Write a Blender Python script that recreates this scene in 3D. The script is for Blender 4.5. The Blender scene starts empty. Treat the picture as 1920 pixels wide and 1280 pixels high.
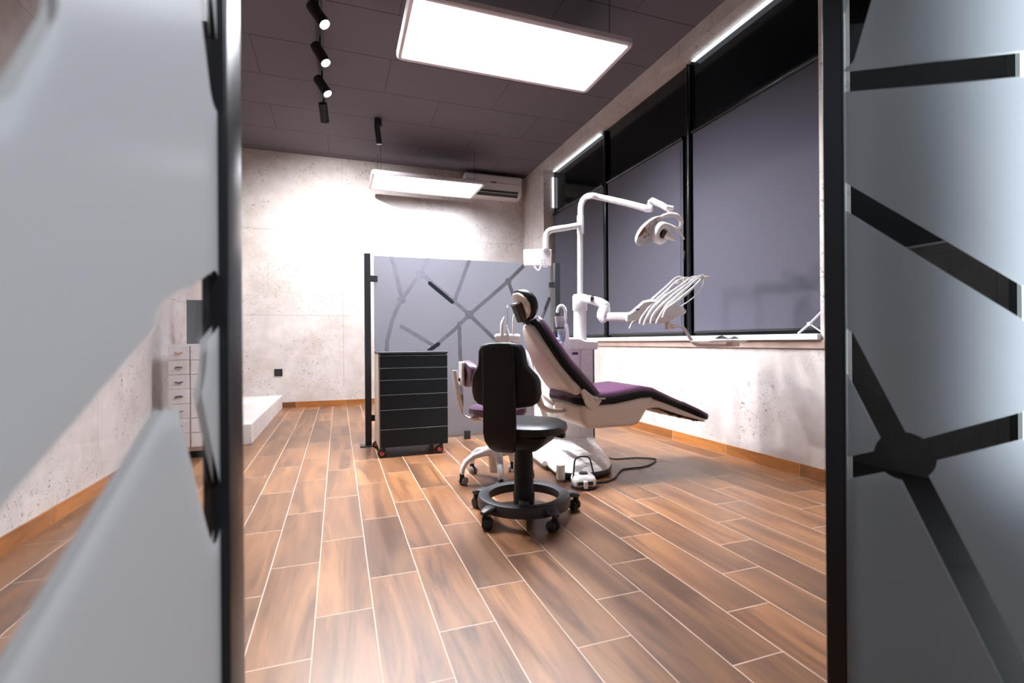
import bpy, bmesh, math, random
from mathutils import Vector, Matrix, noise
random.seed(7)
PI = math.pi
sc = bpy.context.scene
COL = sc.collection

# ------------------------------------------------------------------ camera
FPX = 921.5
YAW, PIT, ROL = 0.3397, 0.00007, -0.0074665
def _rot():
    c, s = math.cos(YAW), math.sin(YAW)
    R = Matrix(((c, -s, 0), (0, 0, -1), (s, c, 0)))
    c, s = math.cos(PIT), math.sin(PIT)
    P = Matrix(((1, 0, 0), (0, c, s), (0, -s, c)))
    c, s = math.cos(ROL), math.sin(ROL)
    Q = Matrix(((c, -s, 0), (s, c, 0), (0, 0, 1)))
    return Q @ P @ R
R = _rot(); RT = R.transposed(); CAM = Vector((0, 0, 1.0))
cam_d = bpy.data.cameras.new('camera'); cam = bpy.data.objects.new('camera', cam_d); COL.objects.link(cam)
cam_d.sensor_width = 36; cam_d.lens = FPX / 1920 * 36; cam_d.clip_start = 0.02; cam_d.clip_end = 60
M = Matrix((R[0], -R[1], -R[2])).transposed().to_4x4(); M.translation = CAM
cam.matrix_world = M; sc.camera = cam
cam_d.dof.use_dof = True; cam_d.dof.focus_distance = 3.8; cam_d.dof.aperture_fstop = 2.8

def ray(x, y): return RT @ Vector(((x - 960) / FPX, (y - 640) / FPX, 1))
def D(x, y, dep): return CAM + ray(x, y) * dep            # a measured point at a distance in front of the lens
def onX(x, y, X): d = ray(x, y); return CAM + d * (X / d.x)
def onY(x, y, Y): d = ray(x, y); return CAM + d * (Y / d.y)
def onZ(x, y, Z): d = ray(x, y); return CAM + d * ((Z - 1.0) / d.z)

# ------------------------------------------------------------------ object helpers
def wm(o):
    m = o.matrix_basis.copy(); p = o.parent
    while p: m = p.matrix_basis @ m; p = p.parent
    return m
def finish(me, smooth=40):
    if smooth:
        for p in me.polygons: p.use_smooth = True
        try: me.set_sharp_from_angle(angle=math.radians(smooth))
        except Exception: pass
def obj(name, bm, m, parent=None, world=True, bevel=0, seg=2, smooth=40, subsurf=0):
    me = bpy.data.meshes.new(name)
    bmesh.ops.recalc_face_normals(bm, faces=bm.faces)
    bm.to_mesh(me); bm.free()
    ms = m if isinstance(m, (list, tuple)) else [m]
    for k in ms: me.materials.append(k)
    o = bpy.data.objects.new(name, me); COL.objects.link(o)
    if parent is not None:
        if world: me.transform(wm(parent).inverted())
        o.parent = parent
    finish(me, smooth)
    if bevel:
        b = o.modifiers.new('bevel', 'BEVEL'); b.width = bevel; b.segments = seg; b.limit_method = 'ANGLE'; b.angle_limit = math.radians(35)
    if subsurf:
        s = o.modifiers.new('sub', 'SUBSURF'); s.levels = s.render_levels = subsurf
    return o
def thing(name, label, cat, loc=(0, 0, 0), rotz=0, group=None):
    o = bpy.data.objects.new(name, None); COL.objects.link(o); o.empty_display_size = .1
    o.location = loc; o.rotation_euler = (0, 0, rotz); o['label'] = label; o['category'] = cat
    o.matrix_basis = Matrix.Translation(Vector(loc)) @ Matrix.Rotation(rotz, 4, 'Z')
    if group: o['group'] = group
    return o
def tag(o, label, cat, group=None):
    o['label'] = label; o['category'] = cat
    if group: o['group'] = group
    me = o.data; c = Vector((0, 0, 0)); n = len(me.vertices)
    xs = [v.co.x for v in me.vertices]; ys = [v.co.y for v in me.vertices]; zs = [v.co.z for v in me.vertices]
    c = Vector(((min(xs) + max(xs)) / 2, (min(ys) + max(ys)) / 2, min(zs)))
    me.transform(Matrix.Translation(-c)); o.location = c
    return o
def struct(name, bm, m, **k):
    o = obj(name, bm, m, **k); o['kind'] = 'structure'; return o
def NB(): return bmesh.new()
def box(bm, x0, x1, y0, y1, z0, z1, mat=None):
    vs = [bm.verts.new((x, y, z)) for x in (x0, x1) for y in (y0, y1) for z in (z0, z1)]
    F = [(0, 1, 3, 2), (4, 6, 7, 5), (0, 4, 5, 1), (2, 3, 7, 6), (0, 2, 6, 4), (1, 5, 7, 3)]
    for f in F: bm.faces.new([vs[i] for i in f])
    if mat is not None: bmesh.ops.transform(bm, matrix=mat, verts=vs)
    return vs
def bx(*a, mat=None): bm = NB(); box(bm, *a, mat=mat); return bm
def frame_of(t, up=Vector((0, 0, 1))):
    t = t.normalized()
    if abs(t.dot(up)) > .98: up = Vector((0, 1, 0))
    u = t.cross(up).normalized(); v = u.cross(t).normalized()
    return u, v
def catmull(pts, n=6):
    pts = [Vector(p) for p in pts]
    if len(pts) < 3: return pts
    out = []
    for i in range(len(pts) - 1):
        p0 = pts[max(i - 1, 0)]; p1 = pts[i]; p2 = pts[i + 1]; p3 = pts[min(i + 2, len(pts) - 1)]
        for k in range(n):
            t = k / n
            out.append(.5 * ((2 * p1) + (p2 - p0) * t + (2 * p0 - 5 * p1 + 4 * p2 - p3) * t * t + (3 * p1 - p0 - 3 * p2 + p3) * t ** 3))
    out.append(pts[-1]); return out
def tube(bm, pts, r, seg=12, smooth=0, cap=True, flat=1.0):
    pts = [Vector(p) for p in pts]
    rr = r if isinstance(r, (list, tuple)) else [r] * len(pts)
    if smooth:
        m = len(pts); np_ = catmull(pts, smooth); n2 = []
        for i in range(len(np_)):
            f = i / (len(np_) - 1) * (m - 1); a = int(min(f, m - 2)); n2.append(rr[a] + (rr[a + 1] - rr[a]) * (f - a))
        pts, rr = np_, n2
    rings = []; prev = None; pv = None
    for i, p in enumerate(pts):
        t = (pts[min(i + 1, len(pts) - 1)] - pts[max(i - 1, 0)])
        if prev is None: u, v = frame_of(t)
        else:
            t = t.normalized(); u = (prev - t * prev.dot(t)).normalized(); v = u.cross(t).normalized()
        if pv is not None and v.dot(pv) < 0: v = -v
        prev = u; pv = v
        rings.append([bm.verts.new(p + (u * math.cos(a) + v * math.sin(a) * flat) * rr[i]) for a in [2 * PI * k / seg for k in range(seg)]])
    for a, b in zip(rings, rings[1:]):
        for k in range(seg): bm.faces.new((a[k], a[(k + 1) % seg], b[(k + 1) % seg], b[k]))
    if cap:
        bm.faces.new(rings[0][::-1]); bm.faces.new(rings[-1])
def tb(pts, r, **k): bm = NB(); tube(bm, pts, r, **k); return bm
def rings(bm, rs, cap=True, close=False):
    R_ = [[bm.verts.new(p) for p in r] for r in rs]
    pairs = list(zip(R_, R_[1:])) + ([(R_[-1], R_[0])] if close else [])
    n = len(R_[0])
    for a, b in pairs:
        for k in range(n): bm.faces.new((a[k], a[(k + 1) % n], b[(k + 1) % n], b[k]))
    if cap and not close: bm.faces.new(R_[0][::-1]); bm.faces.new(R_[-1])
def lathe(bm, prof, c=(0, 0, 0), seg=28, mat=None, sx=1, sy=1):
    rs = [[Vector((c[0] + max(r, 1e-4) * math.cos(a) * sx, c[1] + max(r, 1e-4) * math.sin(a) * sy, c[2] + z)) for a in [2 * PI * k / seg for k in range(seg)]] for r, z in prof]
    if mat is not None: rs = [[mat @ p for p in r] for r in rs]
    rings(bm, rs)
def lt(prof, **k): bm = NB(); lathe(bm, prof, **k); return bm
def prism(bm, poly, fn0, fn1):
    a = [bm.verts.new(fn0(p)) for p in poly]; b = [bm.verts.new(fn1(p)) for p in poly]
    n = len(poly); bm.faces.new(a[::-1]); bm.faces.new(b)
    for k in range(n): bm.faces.new((a[k], a[(k + 1) % n], b[(k + 1) % n], b[k]))
def rsec(c, u, v, w, h, r, n=4):
    """rounded rectangle ring round c, half-width w on u, half-height h on v"""
    r = min(r, w * .98, h * .98); out = []
    for sx, sy, a0 in ((1, 1, 0), (-1, 1, PI / 2), (-1, -1, PI), (1, -1, 3 * PI / 2)):
        for k in range(n + 1):
            a = a0 + PI / 2 * k / n
            out.append(c + u * (sx * (w - r) + r * math.cos(a)) + v * (sy * (h - r) + r * math.sin(a)))
    return out

# ------------------------------------------------------------------ material helpers
def S(c):  # sRGB 0-255 to linear
    return tuple(((x / 255) / 12.92 if x / 255 <= .04045 else ((x / 255 + .055) / 1.055) ** 2.4) for x in c) + (1,)
class NT:
    def __init__(s, name):
        s.m = bpy.data.materials.new(name); s.m.use_nodes = True; s.t = s.m.node_tree; s.t.nodes.clear()
        s.out = s.t.nodes.new('ShaderNodeOutputMaterial')
    def n(s, typ, **k):
        x = s.t.nodes.new(typ)
        for a, v in k.items(): setattr(x, a, v)
        return x
    def put(s, sock, v):
        if isinstance(v, bpy.types.NodeSocket): s.t.links.new(v, sock)
        else: sock.default_value = v
    def math(s, op, a, b=0, c=0, clamp=False):
        x = s.n('ShaderNodeMath', operation=op); x.use_clamp = clamp
        s.put(x.inputs[0], a)
        if op not in ('FLOOR', 'ABSOLUTE', 'SQRT', 'FRACT', 'SINE'): s.put(x.inputs[1], b)
        if op in ('MULTIPLY_ADD', 'COMPARE', 'SMOOTH_MIN'): s.put(x.inputs[2], c)
        return x.outputs[0]
    def mixc(s, f, a, b, typ='MIX'):
        x = s.n('ShaderNodeMix', data_type='RGBA', blend_type=typ); s.put(x.inputs[0], f); s.put(x.inputs[6], a); s.put(x.inputs[7], b); return x.outputs[2]
    def ramp(s, v, lo, hi, a=0, b=1):
        x = s.n('ShaderNodeMapRange'); s.put(x.inputs[0], v); s.put(x.inputs[1], lo); s.put(x.inputs[2], hi); s.put(x.inputs[3], a); s.put(x.inputs[4], b); return x.outputs[0]
    def noise(s, vec, scale, detail=3, rough=.5, dist=0):
        x = s.n('ShaderNodeTexNoise'); s.put(x.inputs['Vector'], vec); s.put(x.inputs['Scale'], scale); x.inputs['Detail'].default_value = detail; x.inputs['Roughness'].default_value = rough; x.inputs['Distortion'].default_value = dist; return x.outputs[0]
    def xyz(s, v):
        x = s.n('ShaderNodeSeparateXYZ'); s.put(x.inputs[0], v); return x.outputs
    def comb(s, a, b, c):
        x = s.n('ShaderNodeCombineXYZ'); s.put(x.inputs[0], a); s.put(x.inputs[1], b); s.put(x.inputs[2], c); return x.outputs[0]
    def pos(s): return s.n('ShaderNodeNewGeometry').outputs['Position']
    def objc(s): return s.n('ShaderNodeTexCoord').outputs['Object']
    def bump(s, h, st=.2, d=.01):
        x = s.n('ShaderNodeBump'); s.put(x.inputs['Height'], h); x.inputs['Strength'].default_value = st; x.inputs['Distance'].default_value = d; return x.outputs[0]
    def bsdf(s, col, rough=.5, metal=0, nrm=None, spec=.5, coat=0):
        x = s.n('ShaderNodeBsdfPrincipled'); s.put(x.inputs['Base Color'], col); s.put(x.inputs['Roughness'], rough); s.put(x.inputs['Metallic'], metal)
        x.inputs['Specular IOR Level'].default_value = spec; x.inputs['Coat Weight'].default_value = coat; x.inputs['Coat Roughness'].default_value = .12
        if nrm is not None: s.put(x.inputs['Normal'], nrm)
        return x.outputs[0]
    def end(s, sh): s.t.links.new(sh, s.out.inputs[0]); return s.m
def mat(name, col, rough=.5, metal=0, spec=.5, coat=0, ns=40, var=.06, bump=0, bs=200):
    t = NT(name); c = S(col); p = t.objc(); nz = t.noise(p, ns, 2)
    a = tuple(x * (1 - var) for x in c[:3]) + (1,); b = tuple(min(1, x * (1 + var)) for x in c[:3]) + (1,)
    cc = t.mixc(nz, a, b); n = t.bump(t.noise(p, bs, 2), bump, .002) if bump else None
    return t.end(t.bsdf(cc, t.ramp(nz, .2, .8, max(rough - .03, .02), rough + .03), metal, n, spec, coat))

def emit(name, col, st):
    t = NT(name); e = t.n('ShaderNodeEmission'); e.inputs[0].default_value = col; e.inputs[1].default_value = st
    return t.end(e.outputs[0])

def wood(name, along, w, L, stag, ox, oy, other=None, base=((142, 97, 60), (92, 59, 36), (58, 40, 32)), rough=.35):
    """wood-look porcelain planks: long axis `along` (0 x, 1 y), width w, length L, third-bond stagger"""
    t = NT(name); P = t.pos(); X, Y, Z = t.xyz(P)
    a, b = (X, Y) if along == 1 else (Y, X)          # b: along the plank, a: across
    if other == 'z': a = Z
    u = t.math('DIVIDE', t.math('SUBTRACT', a, ox), w); row = t.math('FLOOR', u); fu = t.math('FRACT', u)
    sh = t.math('MULTIPLY', t.math('FLOORED_MODULO', row, 3) if False else t.math('SUBTRACT', row, t.math('MULTIPLY', t.math('FLOOR', t.math('DIVIDE', row, 3)), 3)), stag)
    v = t.math('DIVIDE', t.math('SUBTRACT', t.math('SUBTRACT', b, oy), sh), L); colm = t.math('FLOOR', v); fv = t.math('FRACT', v)
    wn = t.n('ShaderNodeTexWhiteNoise', noise_dimensions='2D'); t.put(wn.inputs['Vector'], t.comb(row, colm, 0)); r1 = wn.outputs[0]
    wn2 = t.n('ShaderNodeTexWhiteNoise', noise_dimensions='2D'); t.put(wn2.inputs['Vector'], t.comb(t.math('ADD', row, 31.3), t.math('ADD', colm, 7.7), 0)); r2 = wn2.outputs[0]
    off = t.math('MULTIPLY', r1, 37); off2 = t.math('MULTIPLY', r2, 53)
    sa = t.math('ADD', t.math('MULTIPLY', a, 1.0), off); sb = t.math('ADD', t.math('MULTIPLY', b, 0.11), off2)
    gv = t.comb(sa, sb, 0)
    g1 = t.noise(gv, 9, 4, .6, 1.2)          # broad figure
    g2 = t.noise(t.comb(t.math('ADD', a, off), t.math('ADD', t.math('MULTIPLY', b, .05), off2), 0), 85, 3, .6, .3)   # fine fibre
    knot = t.ramp(t.noise(gv, 3.6, 2, .5, .8), .56, .72)
    c = t.mixc(t.ramp(g1, .36, .62), S(base[1]), S(base[0]))
    c = t.mixc(t.math('MULTIPLY', t.ramp(r2, .3, 1), .34), c, S((100, 74, 56)))
    c = t.mixc(t.math('MULTIPLY', knot, .55), c, S(base[2]))
    c = t.mixc(t.ramp(g2, .3, .75, .26, 0), c, S((70, 42, 28)))
    hs = t.n('ShaderNodeHueSaturation'); t.put(hs.inputs['Value'], t.ramp(r1, 0, 1, .7, 1.22)); t.put(hs.inputs['Color'], c); c = hs.outputs[0]
    eu = t.math('MULTIPLY', t.math('MINIMUM', fu, t.math('SUBTRACT', 1, fu)), w)
    ev = t.math('MULTIPLY', t.math('MINIMUM', fv, t.math('SUBTRACT', 1, fv)), L)
    e = t.math('MINIMUM', eu, ev) if other is None else ev
    gr = t.ramp(e, .0016, .0024, 1, 0)
    c = t.mixc(gr, c, S((186, 164, 148)))
    rr = t.math('ADD', t.ramp(g1, .2, .8, rough - .05, rough + .06), t.math('MULTIPLY', gr, .4))
    h = t.math('SUBTRACT', t.math('MULTIPLY', g2, .25), gr)
    return t.end(t.bsdf(c, rr, 0, t.bump(h, .25, .0015), .8))

def concrete(name, ax, vj, hj, vper, hper, base=(216, 211, 209), dark=(188, 178, 173)):
    """polished concrete cladding with cast marks; joints every vper across and hper up"""
    t = NT(name); P = t.pos(); X, Y, Z = t.xyz(P); a = X if ax == 0 else Y
    n1 = t.noise(P, 1.3, 4, .6); n2 = t.noise(P, 7, 5, .65)
    c = t.mixc(t.ramp(t.math('ADD', t.math('MULTIPLY', n1, .6), t.math('MULTIPLY', n2, .4)), .35, .65), S(dark), S(base))
    m1 = t.ramp(t.noise(P, 2.1, 3, .6), .42, .56)
    pit = t.ramp(t.noise(P, 22, 4, .75, 1.6), .585, .64)
    pit2 = t.ramp(t.noise(P, 60, 2, .6, .8), .66, .72)
    pk = t.math('MULTIPLY', t.math('MAXIMUM', pit, pit2), m1)
    c = t.mixc(t.math('MULTIPLY', pk, .85), c, S((112, 98, 92)))
    fa = t.math('FRACT', t.math('DIVIDE', t.math('SUBTRACT', a, vj), vper)); fz = t.math('FRACT', t.math('DIVIDE', t.math('SUBTRACT', Z, hj), hper))
    ea = t.math('MULTIPLY', t.math('MINIMUM', fa, t.math('SUBTRACT', 1, fa)), vper); ez = t.math('MULTIPLY', t.math('MINIMUM', fz, t.math('SUBTRACT', 1, fz)), hper)
    j = t.math('MULTIPLY', t.ramp(t.math('MINIMUM', ea, ez), .002, .005, 1, 0), t.math('GREATER_THAN', Z, .3))
    c = t.mixc(t.math('MULTIPLY', j, .45), c, S((98, 84, 80)))
    h = t.math('SUBTRACT', t.math('MULTIPLY', n2, .4), t.math('ADD', j, t.math('MULTIPLY', pk, .6)))
    return t.end(t.bsdf(c, .55, 0, t.bump(h, .15, .004), .35))

def crackle(name, u_axis, segs, nodes, hw, frost=(235, 238, 242), black=(), tr=.42, dif=.3, ctint=(.93, .95, .95, 1), crefl=.45):
    """glass slab: a frosted film cut through by clear stripes (segment list in object u,z)"""
    t = NT(name); X, Y, Z = t.xyz(t.objc()); u = (X, Y)[u_axis]
    def sd(a, b):
        dx, dz = b[0] - a[0], b[1] - a[1]; L2 = dx * dx + dz * dz
        pu = t.math('SUBTRACT', u, a[0]); pz = t.math('SUBTRACT', Z, a[1])
        h = t.math('DIVIDE', t.math('ADD', t.math('MULTIPLY', pu, dx), t.math('MULTIPLY', pz, dz)), L2, clamp=True)
        qx = t.math('SUBTRACT', pu, t.math('MULTIPLY', h, dx)); qz = t.math('SUBTRACT', pz, t.math('MULTIPLY', h, dz))
        return t.math('SQRT', t.math('ADD', t.math('MULTIPLY', qx, qx), t.math('MULTIPLY', qz, qz)))
    d = None
    for a, b in segs:
        x = sd(a, b); d = x if d is None else t.math('MINIMUM', d, x)
    for c, r in nodes:
        x = t.math('SUBTRACT', sd(c, (c[0] + .001, c[1])), r - hw); d = t.math('MINIMUM', d, x)
    clear = t.math('LESS_THAN', d, hw)
    bd = None
    for a, b in black:
        x = sd(a, b); bd = x if bd is None else t.math('MINIMUM', bd, x)
    lw = t.n('ShaderNodeLayerWeight'); lw.inputs[0].default_value = .25
    gl = t.n('ShaderNodeBsdfGlossy'); gl.inputs['Roughness'].default_value = .02
    tp = t.n('ShaderNodeBsdfTransparent'); tp.inputs[0].default_value = ctint
    cg = t.n('ShaderNodeMixShader'); t.put(cg.inputs[0], t.math('MULTIPLY', lw.outputs['Fresnel'], crefl)); t.put(cg.inputs[1], tp.outputs[0]); t.put(cg.inputs[2], gl.outputs[0])
    F = S(frost)
    tl = t.n('ShaderNodeBsdfTranslucent'); tl.inputs[0].default_value = F
    df = t.n('ShaderNodeBsdfDiffuse'); df.inputs[0].default_value = F
    rf = t.n('ShaderNodeBsdfRefraction'); rf.inputs['Roughness'].default_value = .5; rf.inputs['IOR'].default_value = 1.3; rf.inputs[0].default_value = F
    m1 = t.n('ShaderNodeMixShader'); m1.inputs[0].default_value = dif / (tr + dif); t.put(m1.inputs[1], tl.outputs[0]); t.put(m1.inputs[2], df.outputs[0])
    m2 = t.n('ShaderNodeMixShader'); m2.inputs[0].default_value = 1 - tr - dif; t.put(m2.inputs[1], m1.outputs[0]); t.put(m2.inputs[2], rf.outputs[0])
    g2 = t.n('ShaderNodeBsdfGlossy'); g2.inputs['Roughness'].default_value = .25
    m3 = t.n('ShaderNodeMixShader'); m3.inputs[0].default_value = .03; t.put(m3.inputs[1], m2.outputs[0]); t.put(m3.inputs[2], g2.outputs[0])
    mx = t.n('ShaderNodeMixShader'); t.put(mx.inputs[0], clear); t.put(mx.inputs[1], m3.outputs[0]); t.put(mx.inputs[2], cg.outputs[0])
    res = mx.outputs[0]
    if bd is not None:
        bk = t.bsdf(S((12, 20, 26)), .3); mb = t.n('ShaderNodeMixShader'); t.put(mb.inputs[0], t.math('LESS_THAN', bd, hw)); t.put(mb.inputs[1], res); t.put(mb.inputs[2], bk); res = mb.outputs[0]
    return t.end(res)
def clear_glass(name, tint=(.95, .97, .97, 1), refl=.45):
    t = NT(name); lw = t.n('ShaderNodeLayerWeight'); lw.inputs[0].default_value = .25
    gl = t.n('ShaderNodeBsdfGlossy'); gl.inputs['Roughness'].default_value = .02
    tp = t.n('ShaderNodeBsdfTransparent'); tp.inputs[0].default_value = tint
    cg = t.n('ShaderNodeMixShader'); t.put(cg.inputs[0], t.math('MULTIPLY', lw.outputs['Fresnel'], refl)); t.put(cg.inputs[1], tp.outputs[0]); t.put(cg.inputs[2], gl.outputs[0])
    return t.end(cg.outputs[0])

W_, L_, ST = .2035, .727, .2423
m_floor = wood('wood_look_floor_tiles', 1, W_, L_, ST, -.29, 1.684)
m_base_y = wood('wood_look_skirting_side', 1, 1.0, L_, 0, 0, 3.42, other='z', base=((192, 124, 58), (150, 90, 40), (96, 54, 26)), rough=.35)
m_base_x = wood('wood_look_skirting_back', 0, 1.0, L_, 0, 0, .10, other='z', base=((192, 124, 58), (150, 90, 40), (96, 54, 26)), rough=.35)
m_conc_b = concrete('concrete_back', 0, .078, 1.433, 1.62, 1.312)
m_conc_s = concrete('concrete_side', 1, 4.02, 1.433, 1.62, 1.312)
def ceiling_mat():
    t = NT('dark_acoustic_panels'); P = t.pos(); X, Y, Z = t.xyz(P)
    v = t.math('DIVIDE', t.math('SUBTRACT', Y, 3.785), .73); row = t.math('FLOOR', v); fv = t.math('FRACT', v)
    par = t.math('SUBTRACT', row, t.math('MULTIPLY', t.math('FLOOR', t.math('DIVIDE', row, 2)), 2))
    u = t.math('DIVIDE', t.math('ADD', t.math('SUBTRACT', X, .54), t.math('MULTIPLY', par, .66)), 1.32); fu = t.math('FRACT', u)
    e = t.math('MINIMUM', t.math('MULTIPLY', t.math('MINIMUM', fv, t.math('SUBTRACT', 1, fv)), .73), t.math('ADD', t.math('MULTIPLY', t.math('MINIMUM', fu, t.math('SUBTRACT', 1, fu)), 1.32), .0015))
    j = t.ramp(e, .002, .005, 1, 0)
    n = t.noise(P, 260, 2); n2 = t.noise(P, 3, 3)
    c = t.mixc(n, S((98, 92, 97)), S((116, 109, 115))); c = t.mixc(t.math('MULTIPLY', n2, .3), c, S((88, 84, 91)))
    c = t.mixc(j, c, S((22, 20, 24)))
    return t.end(t.bsdf(c, .85, 0, t.bump(t.math('SUBTRACT', n, j), .15, .003), .2))
m_ceil = ceiling_mat()
m_white = mat('white_enamel', (240, 240, 243), .28, coat=.2, var=.01)
m_whitep = mat('white_plastic', (228, 227, 230), .4, var=.015)
m_cream = mat('cream_plastic', (222, 214, 206), .38, var=.02)
m_purple = mat('purple_vinyl', (76, 42, 70), .34, spec=.6, var=.08, bump=.08, bs=300)
m_dpurple = mat('dark_piping_vinyl', (8, 5, 12), .45, spec=.22, var=.06)
m_bvinyl = mat('black_vinyl', (9, 11, 14), .36, spec=.35, var=.08, bump=.06, bs=300)
m_bplast = mat('black_plastic', (27, 25, 27), .5, spec=.22, bump=.1, bs=500, var=.06)
m_bgrey = mat('charcoal_plastic', (42, 42, 48), .45, var=.05)
m_black = mat('black_powder_coat', (24, 27, 30), .42, var=.05)
m_dblack = mat('satin_black_board', (5, 13, 18), .45, var=.06, spec=.3)
m_gblack = mat('gloss_black_metal', (18, 20, 24), .18, .3, var=.04)
m_stile = mat('anodised_black_profile', (30, 30, 35), .3, .45, var=.04)
m_metal = mat('brushed_steel', (170, 168, 166), .25, 1, var=.05)
m_dmetal = mat('dark_bronze_metal', (70, 60, 52), .3, .9, var=.05)
m_rubber = mat('grey_rubber_tread', (150, 146, 146), .6)
m_brubber = mat('black_rubber', (20, 20, 22), .55)
m_red = mat('red_plastic_hub', (196, 92, 84), .45)
m_purl = mat('purple_badge', (62, 46, 110), .4)
m_blind = mat('charcoal_blind_fabric', (78, 76, 87), .8, spec=.2, bump=.12, bs=700, var=.05)
m_nightglass = mat('night_window_glass', (2, 9, 13), .12, spec=.35, var=.02)
m_sill = mat('white_sill_board', (226, 225, 228), .35, var=.01)
m_paper = mat('white_paper', (220, 222, 228), .7, var=.02)
m_film = mat('crumpled_brown_film', (150, 112, 84), .35, var=.5, ns=25, bump=.6, bs=30)
m_woodrefl = mat('wood_reflection_brown', (128, 78, 50), .2, .3, var=.3, ns=60)
m_alu = mat('white_lamp_rim', (214, 206, 212), .4, var=.02)
m_edge = mat('pale_drawer_edge', (150, 156, 158), .35, .4, var=.04)
m_blueglass = clear_glass('blue_tinted_plastic', (.84, .86, .97, 1), .8)
m_clear = clear_glass('clear_glass_edge')
def panel_mat(name, st, ex=2.6):
    t = NT(name); e = t.n('ShaderNodeEmission'); e.inputs[0].default_value = (.96, .985, 1.06, 1)
    g = t.n('ShaderNodeNewGeometry'); d = t.n('ShaderNodeVectorMath', operation='DOT_PRODUCT')     # prismatic cover: beam narrower than a matt one
    t.put(d.inputs[0], g.outputs['Normal']); t.put(d.inputs[1], g.outputs['Incoming'])
    t.put(e.inputs[1], t.math('MULTIPLY', t.math('POWER', t.math('ABSOLUTE', d.outputs['Value']), ex), st)); return t.end(e.outputs[0])
m_panel = panel_mat('led_panel_diffuser', 125)
m_panel2 = panel_mat('led_panel_diffuser_back', 56, 1.5)
m_spot = emit('spot_lens', (1, .95, .88, 1), 60)
m_strip = emit('led_tape', (.86, .93, 1.0, 1), 1.6)
m_daylight = emit('frosted_daylight_window', (.80, .88, .95, 1), 4)
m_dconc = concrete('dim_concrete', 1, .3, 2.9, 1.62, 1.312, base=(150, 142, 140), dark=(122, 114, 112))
m_outer = mat('white_plaster', (214, 213, 214), .7)

# ------------------------------------------------------------------ setting
XL, XR, YB, ZC, XH = -1.52, 3.19, 8.33, 3.95, 3.95
YF = -2.6
struct('floor', bx(XL - .1, XH + .3, YF, YB + .2, -.1, 0), m_floor, smooth=0)
struct('ceiling', bx(XL - .1, XH + .3, YF, YB + .2, ZC, ZC + .1), m_ceil, smooth=0)
struct('wall_back', bx(XL - .1, XR + .25, YB, YB + .2, 0, ZC), m_conc_b, smooth=0)
struct('wall_left', bx(XL - .2, XL, YF, YB, 0, ZC), m_conc_s, smooth=0)
RX1 = XR + .24; XW = 3.38; YN = 2.53; YFAR = 7.42; ZS = .995; ZT = 3.80
bm = NB()
box(bm, XR, RX1, 2.48, YB, 0, ZS); box(bm, XR, RX1, 2.48, YB, ZT, ZC)
box(bm, XR, RX1, YFAR, YB, ZS, ZT); box(bm, XR, RX1, 2.48, YN, ZS, ZT)
struct('wall_right', bm, m_conc_s, smooth=0)
# added angled partition, out of view, blocking room light from the hall beyond it
pa, pb = Vector((1.14, .865, 0)), Vector((3.215, 2.46, 0)); dv = (pb - pa).normalized(); nv = Vector((dv.y, -dv.x, 0)) * .014
bm = NB(); prism(bm, [pa - nv, pa + nv, pb + nv, pb - nv], lambda p: Vector((p.x, p.y, 0)), lambda p: Vector((p.x, p.y, ZC)))
struct('wall_light_block', bm, m_dconc, smooth=0)
bm = NB(); box(bm, XH, XH + .2, 1.86, 3.2, 0, 1.66); box(bm, XH, XH + .2, YF, 1.86, 0, .1); box(bm, XH, XH + .2, YF, 1.1, .1, ZC); box(bm, XR + .25, XH + .2, 3.2, 3.3, 0, ZC)
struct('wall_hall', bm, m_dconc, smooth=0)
struct('wall_rear', bx(XL - .1, XH + .2, YF - .1, YF, 0, ZC), m_outer, smooth=0)
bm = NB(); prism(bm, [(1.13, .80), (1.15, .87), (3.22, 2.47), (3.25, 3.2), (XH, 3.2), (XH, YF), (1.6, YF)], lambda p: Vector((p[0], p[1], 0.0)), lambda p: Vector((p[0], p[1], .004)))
struct('floor', bm, m_bplast, smooth=0)  # black sheet over the hall tiles, standing in for their shade
w2 = struct('window_2', bx(XH + .03, XH + .08, 1.86, 3.2, 1.66, ZC), m_dblack, smooth=0)
o = obj('sill', bx(XH - .02, XH + .04, 1.86, 3.2, 1.655, 1.672), m_whitep, w2)
w3 = struct('window_3', bx(XH + .05, XH + .08, 1.1, 1.82, .15, ZC - .05), m_daylight, smooth=0)
obj('window_frame', bx(XH - .0, XH + .08, 1.82, 1.86, .1, ZC), m_black, w3)

# skirting
struct('baseboard_back', bx(-.82, XR, YB - .012, YB, 0, .088), m_base_x, smooth=0)
struct('baseboard_right', bx(XR - .012, XR, 2.48, YB - .012, 0, .09), m_base_y, smooth=0)
struct('baseboard_left', bx(XL, XL + .012, YF, 5.4, 0, .09), m_base_y, smooth=0)
o = struct('trim_1', bx(XL, -.82, 5.47, YB, 0, .20), m_conc_s, smooth=0, bevel=.004)   # low concrete plinth along the left

# sill board
struct('trim_2', bx(XR - .035, XW + .02, YN - .005, YFAR, ZS, 1.04), m_sill, bevel=.004)

struct('trim_3', bx(XR - .014, XR + .01, 2.48, YFAR + .9, .936, ZS), mat('shade_tan_ledge', (168, 146, 136), .6, ns=14, var=.18, bump=.1, bs=60), smooth=0)  # concrete ledge whose darker tan stands in for shade under the sill

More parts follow.
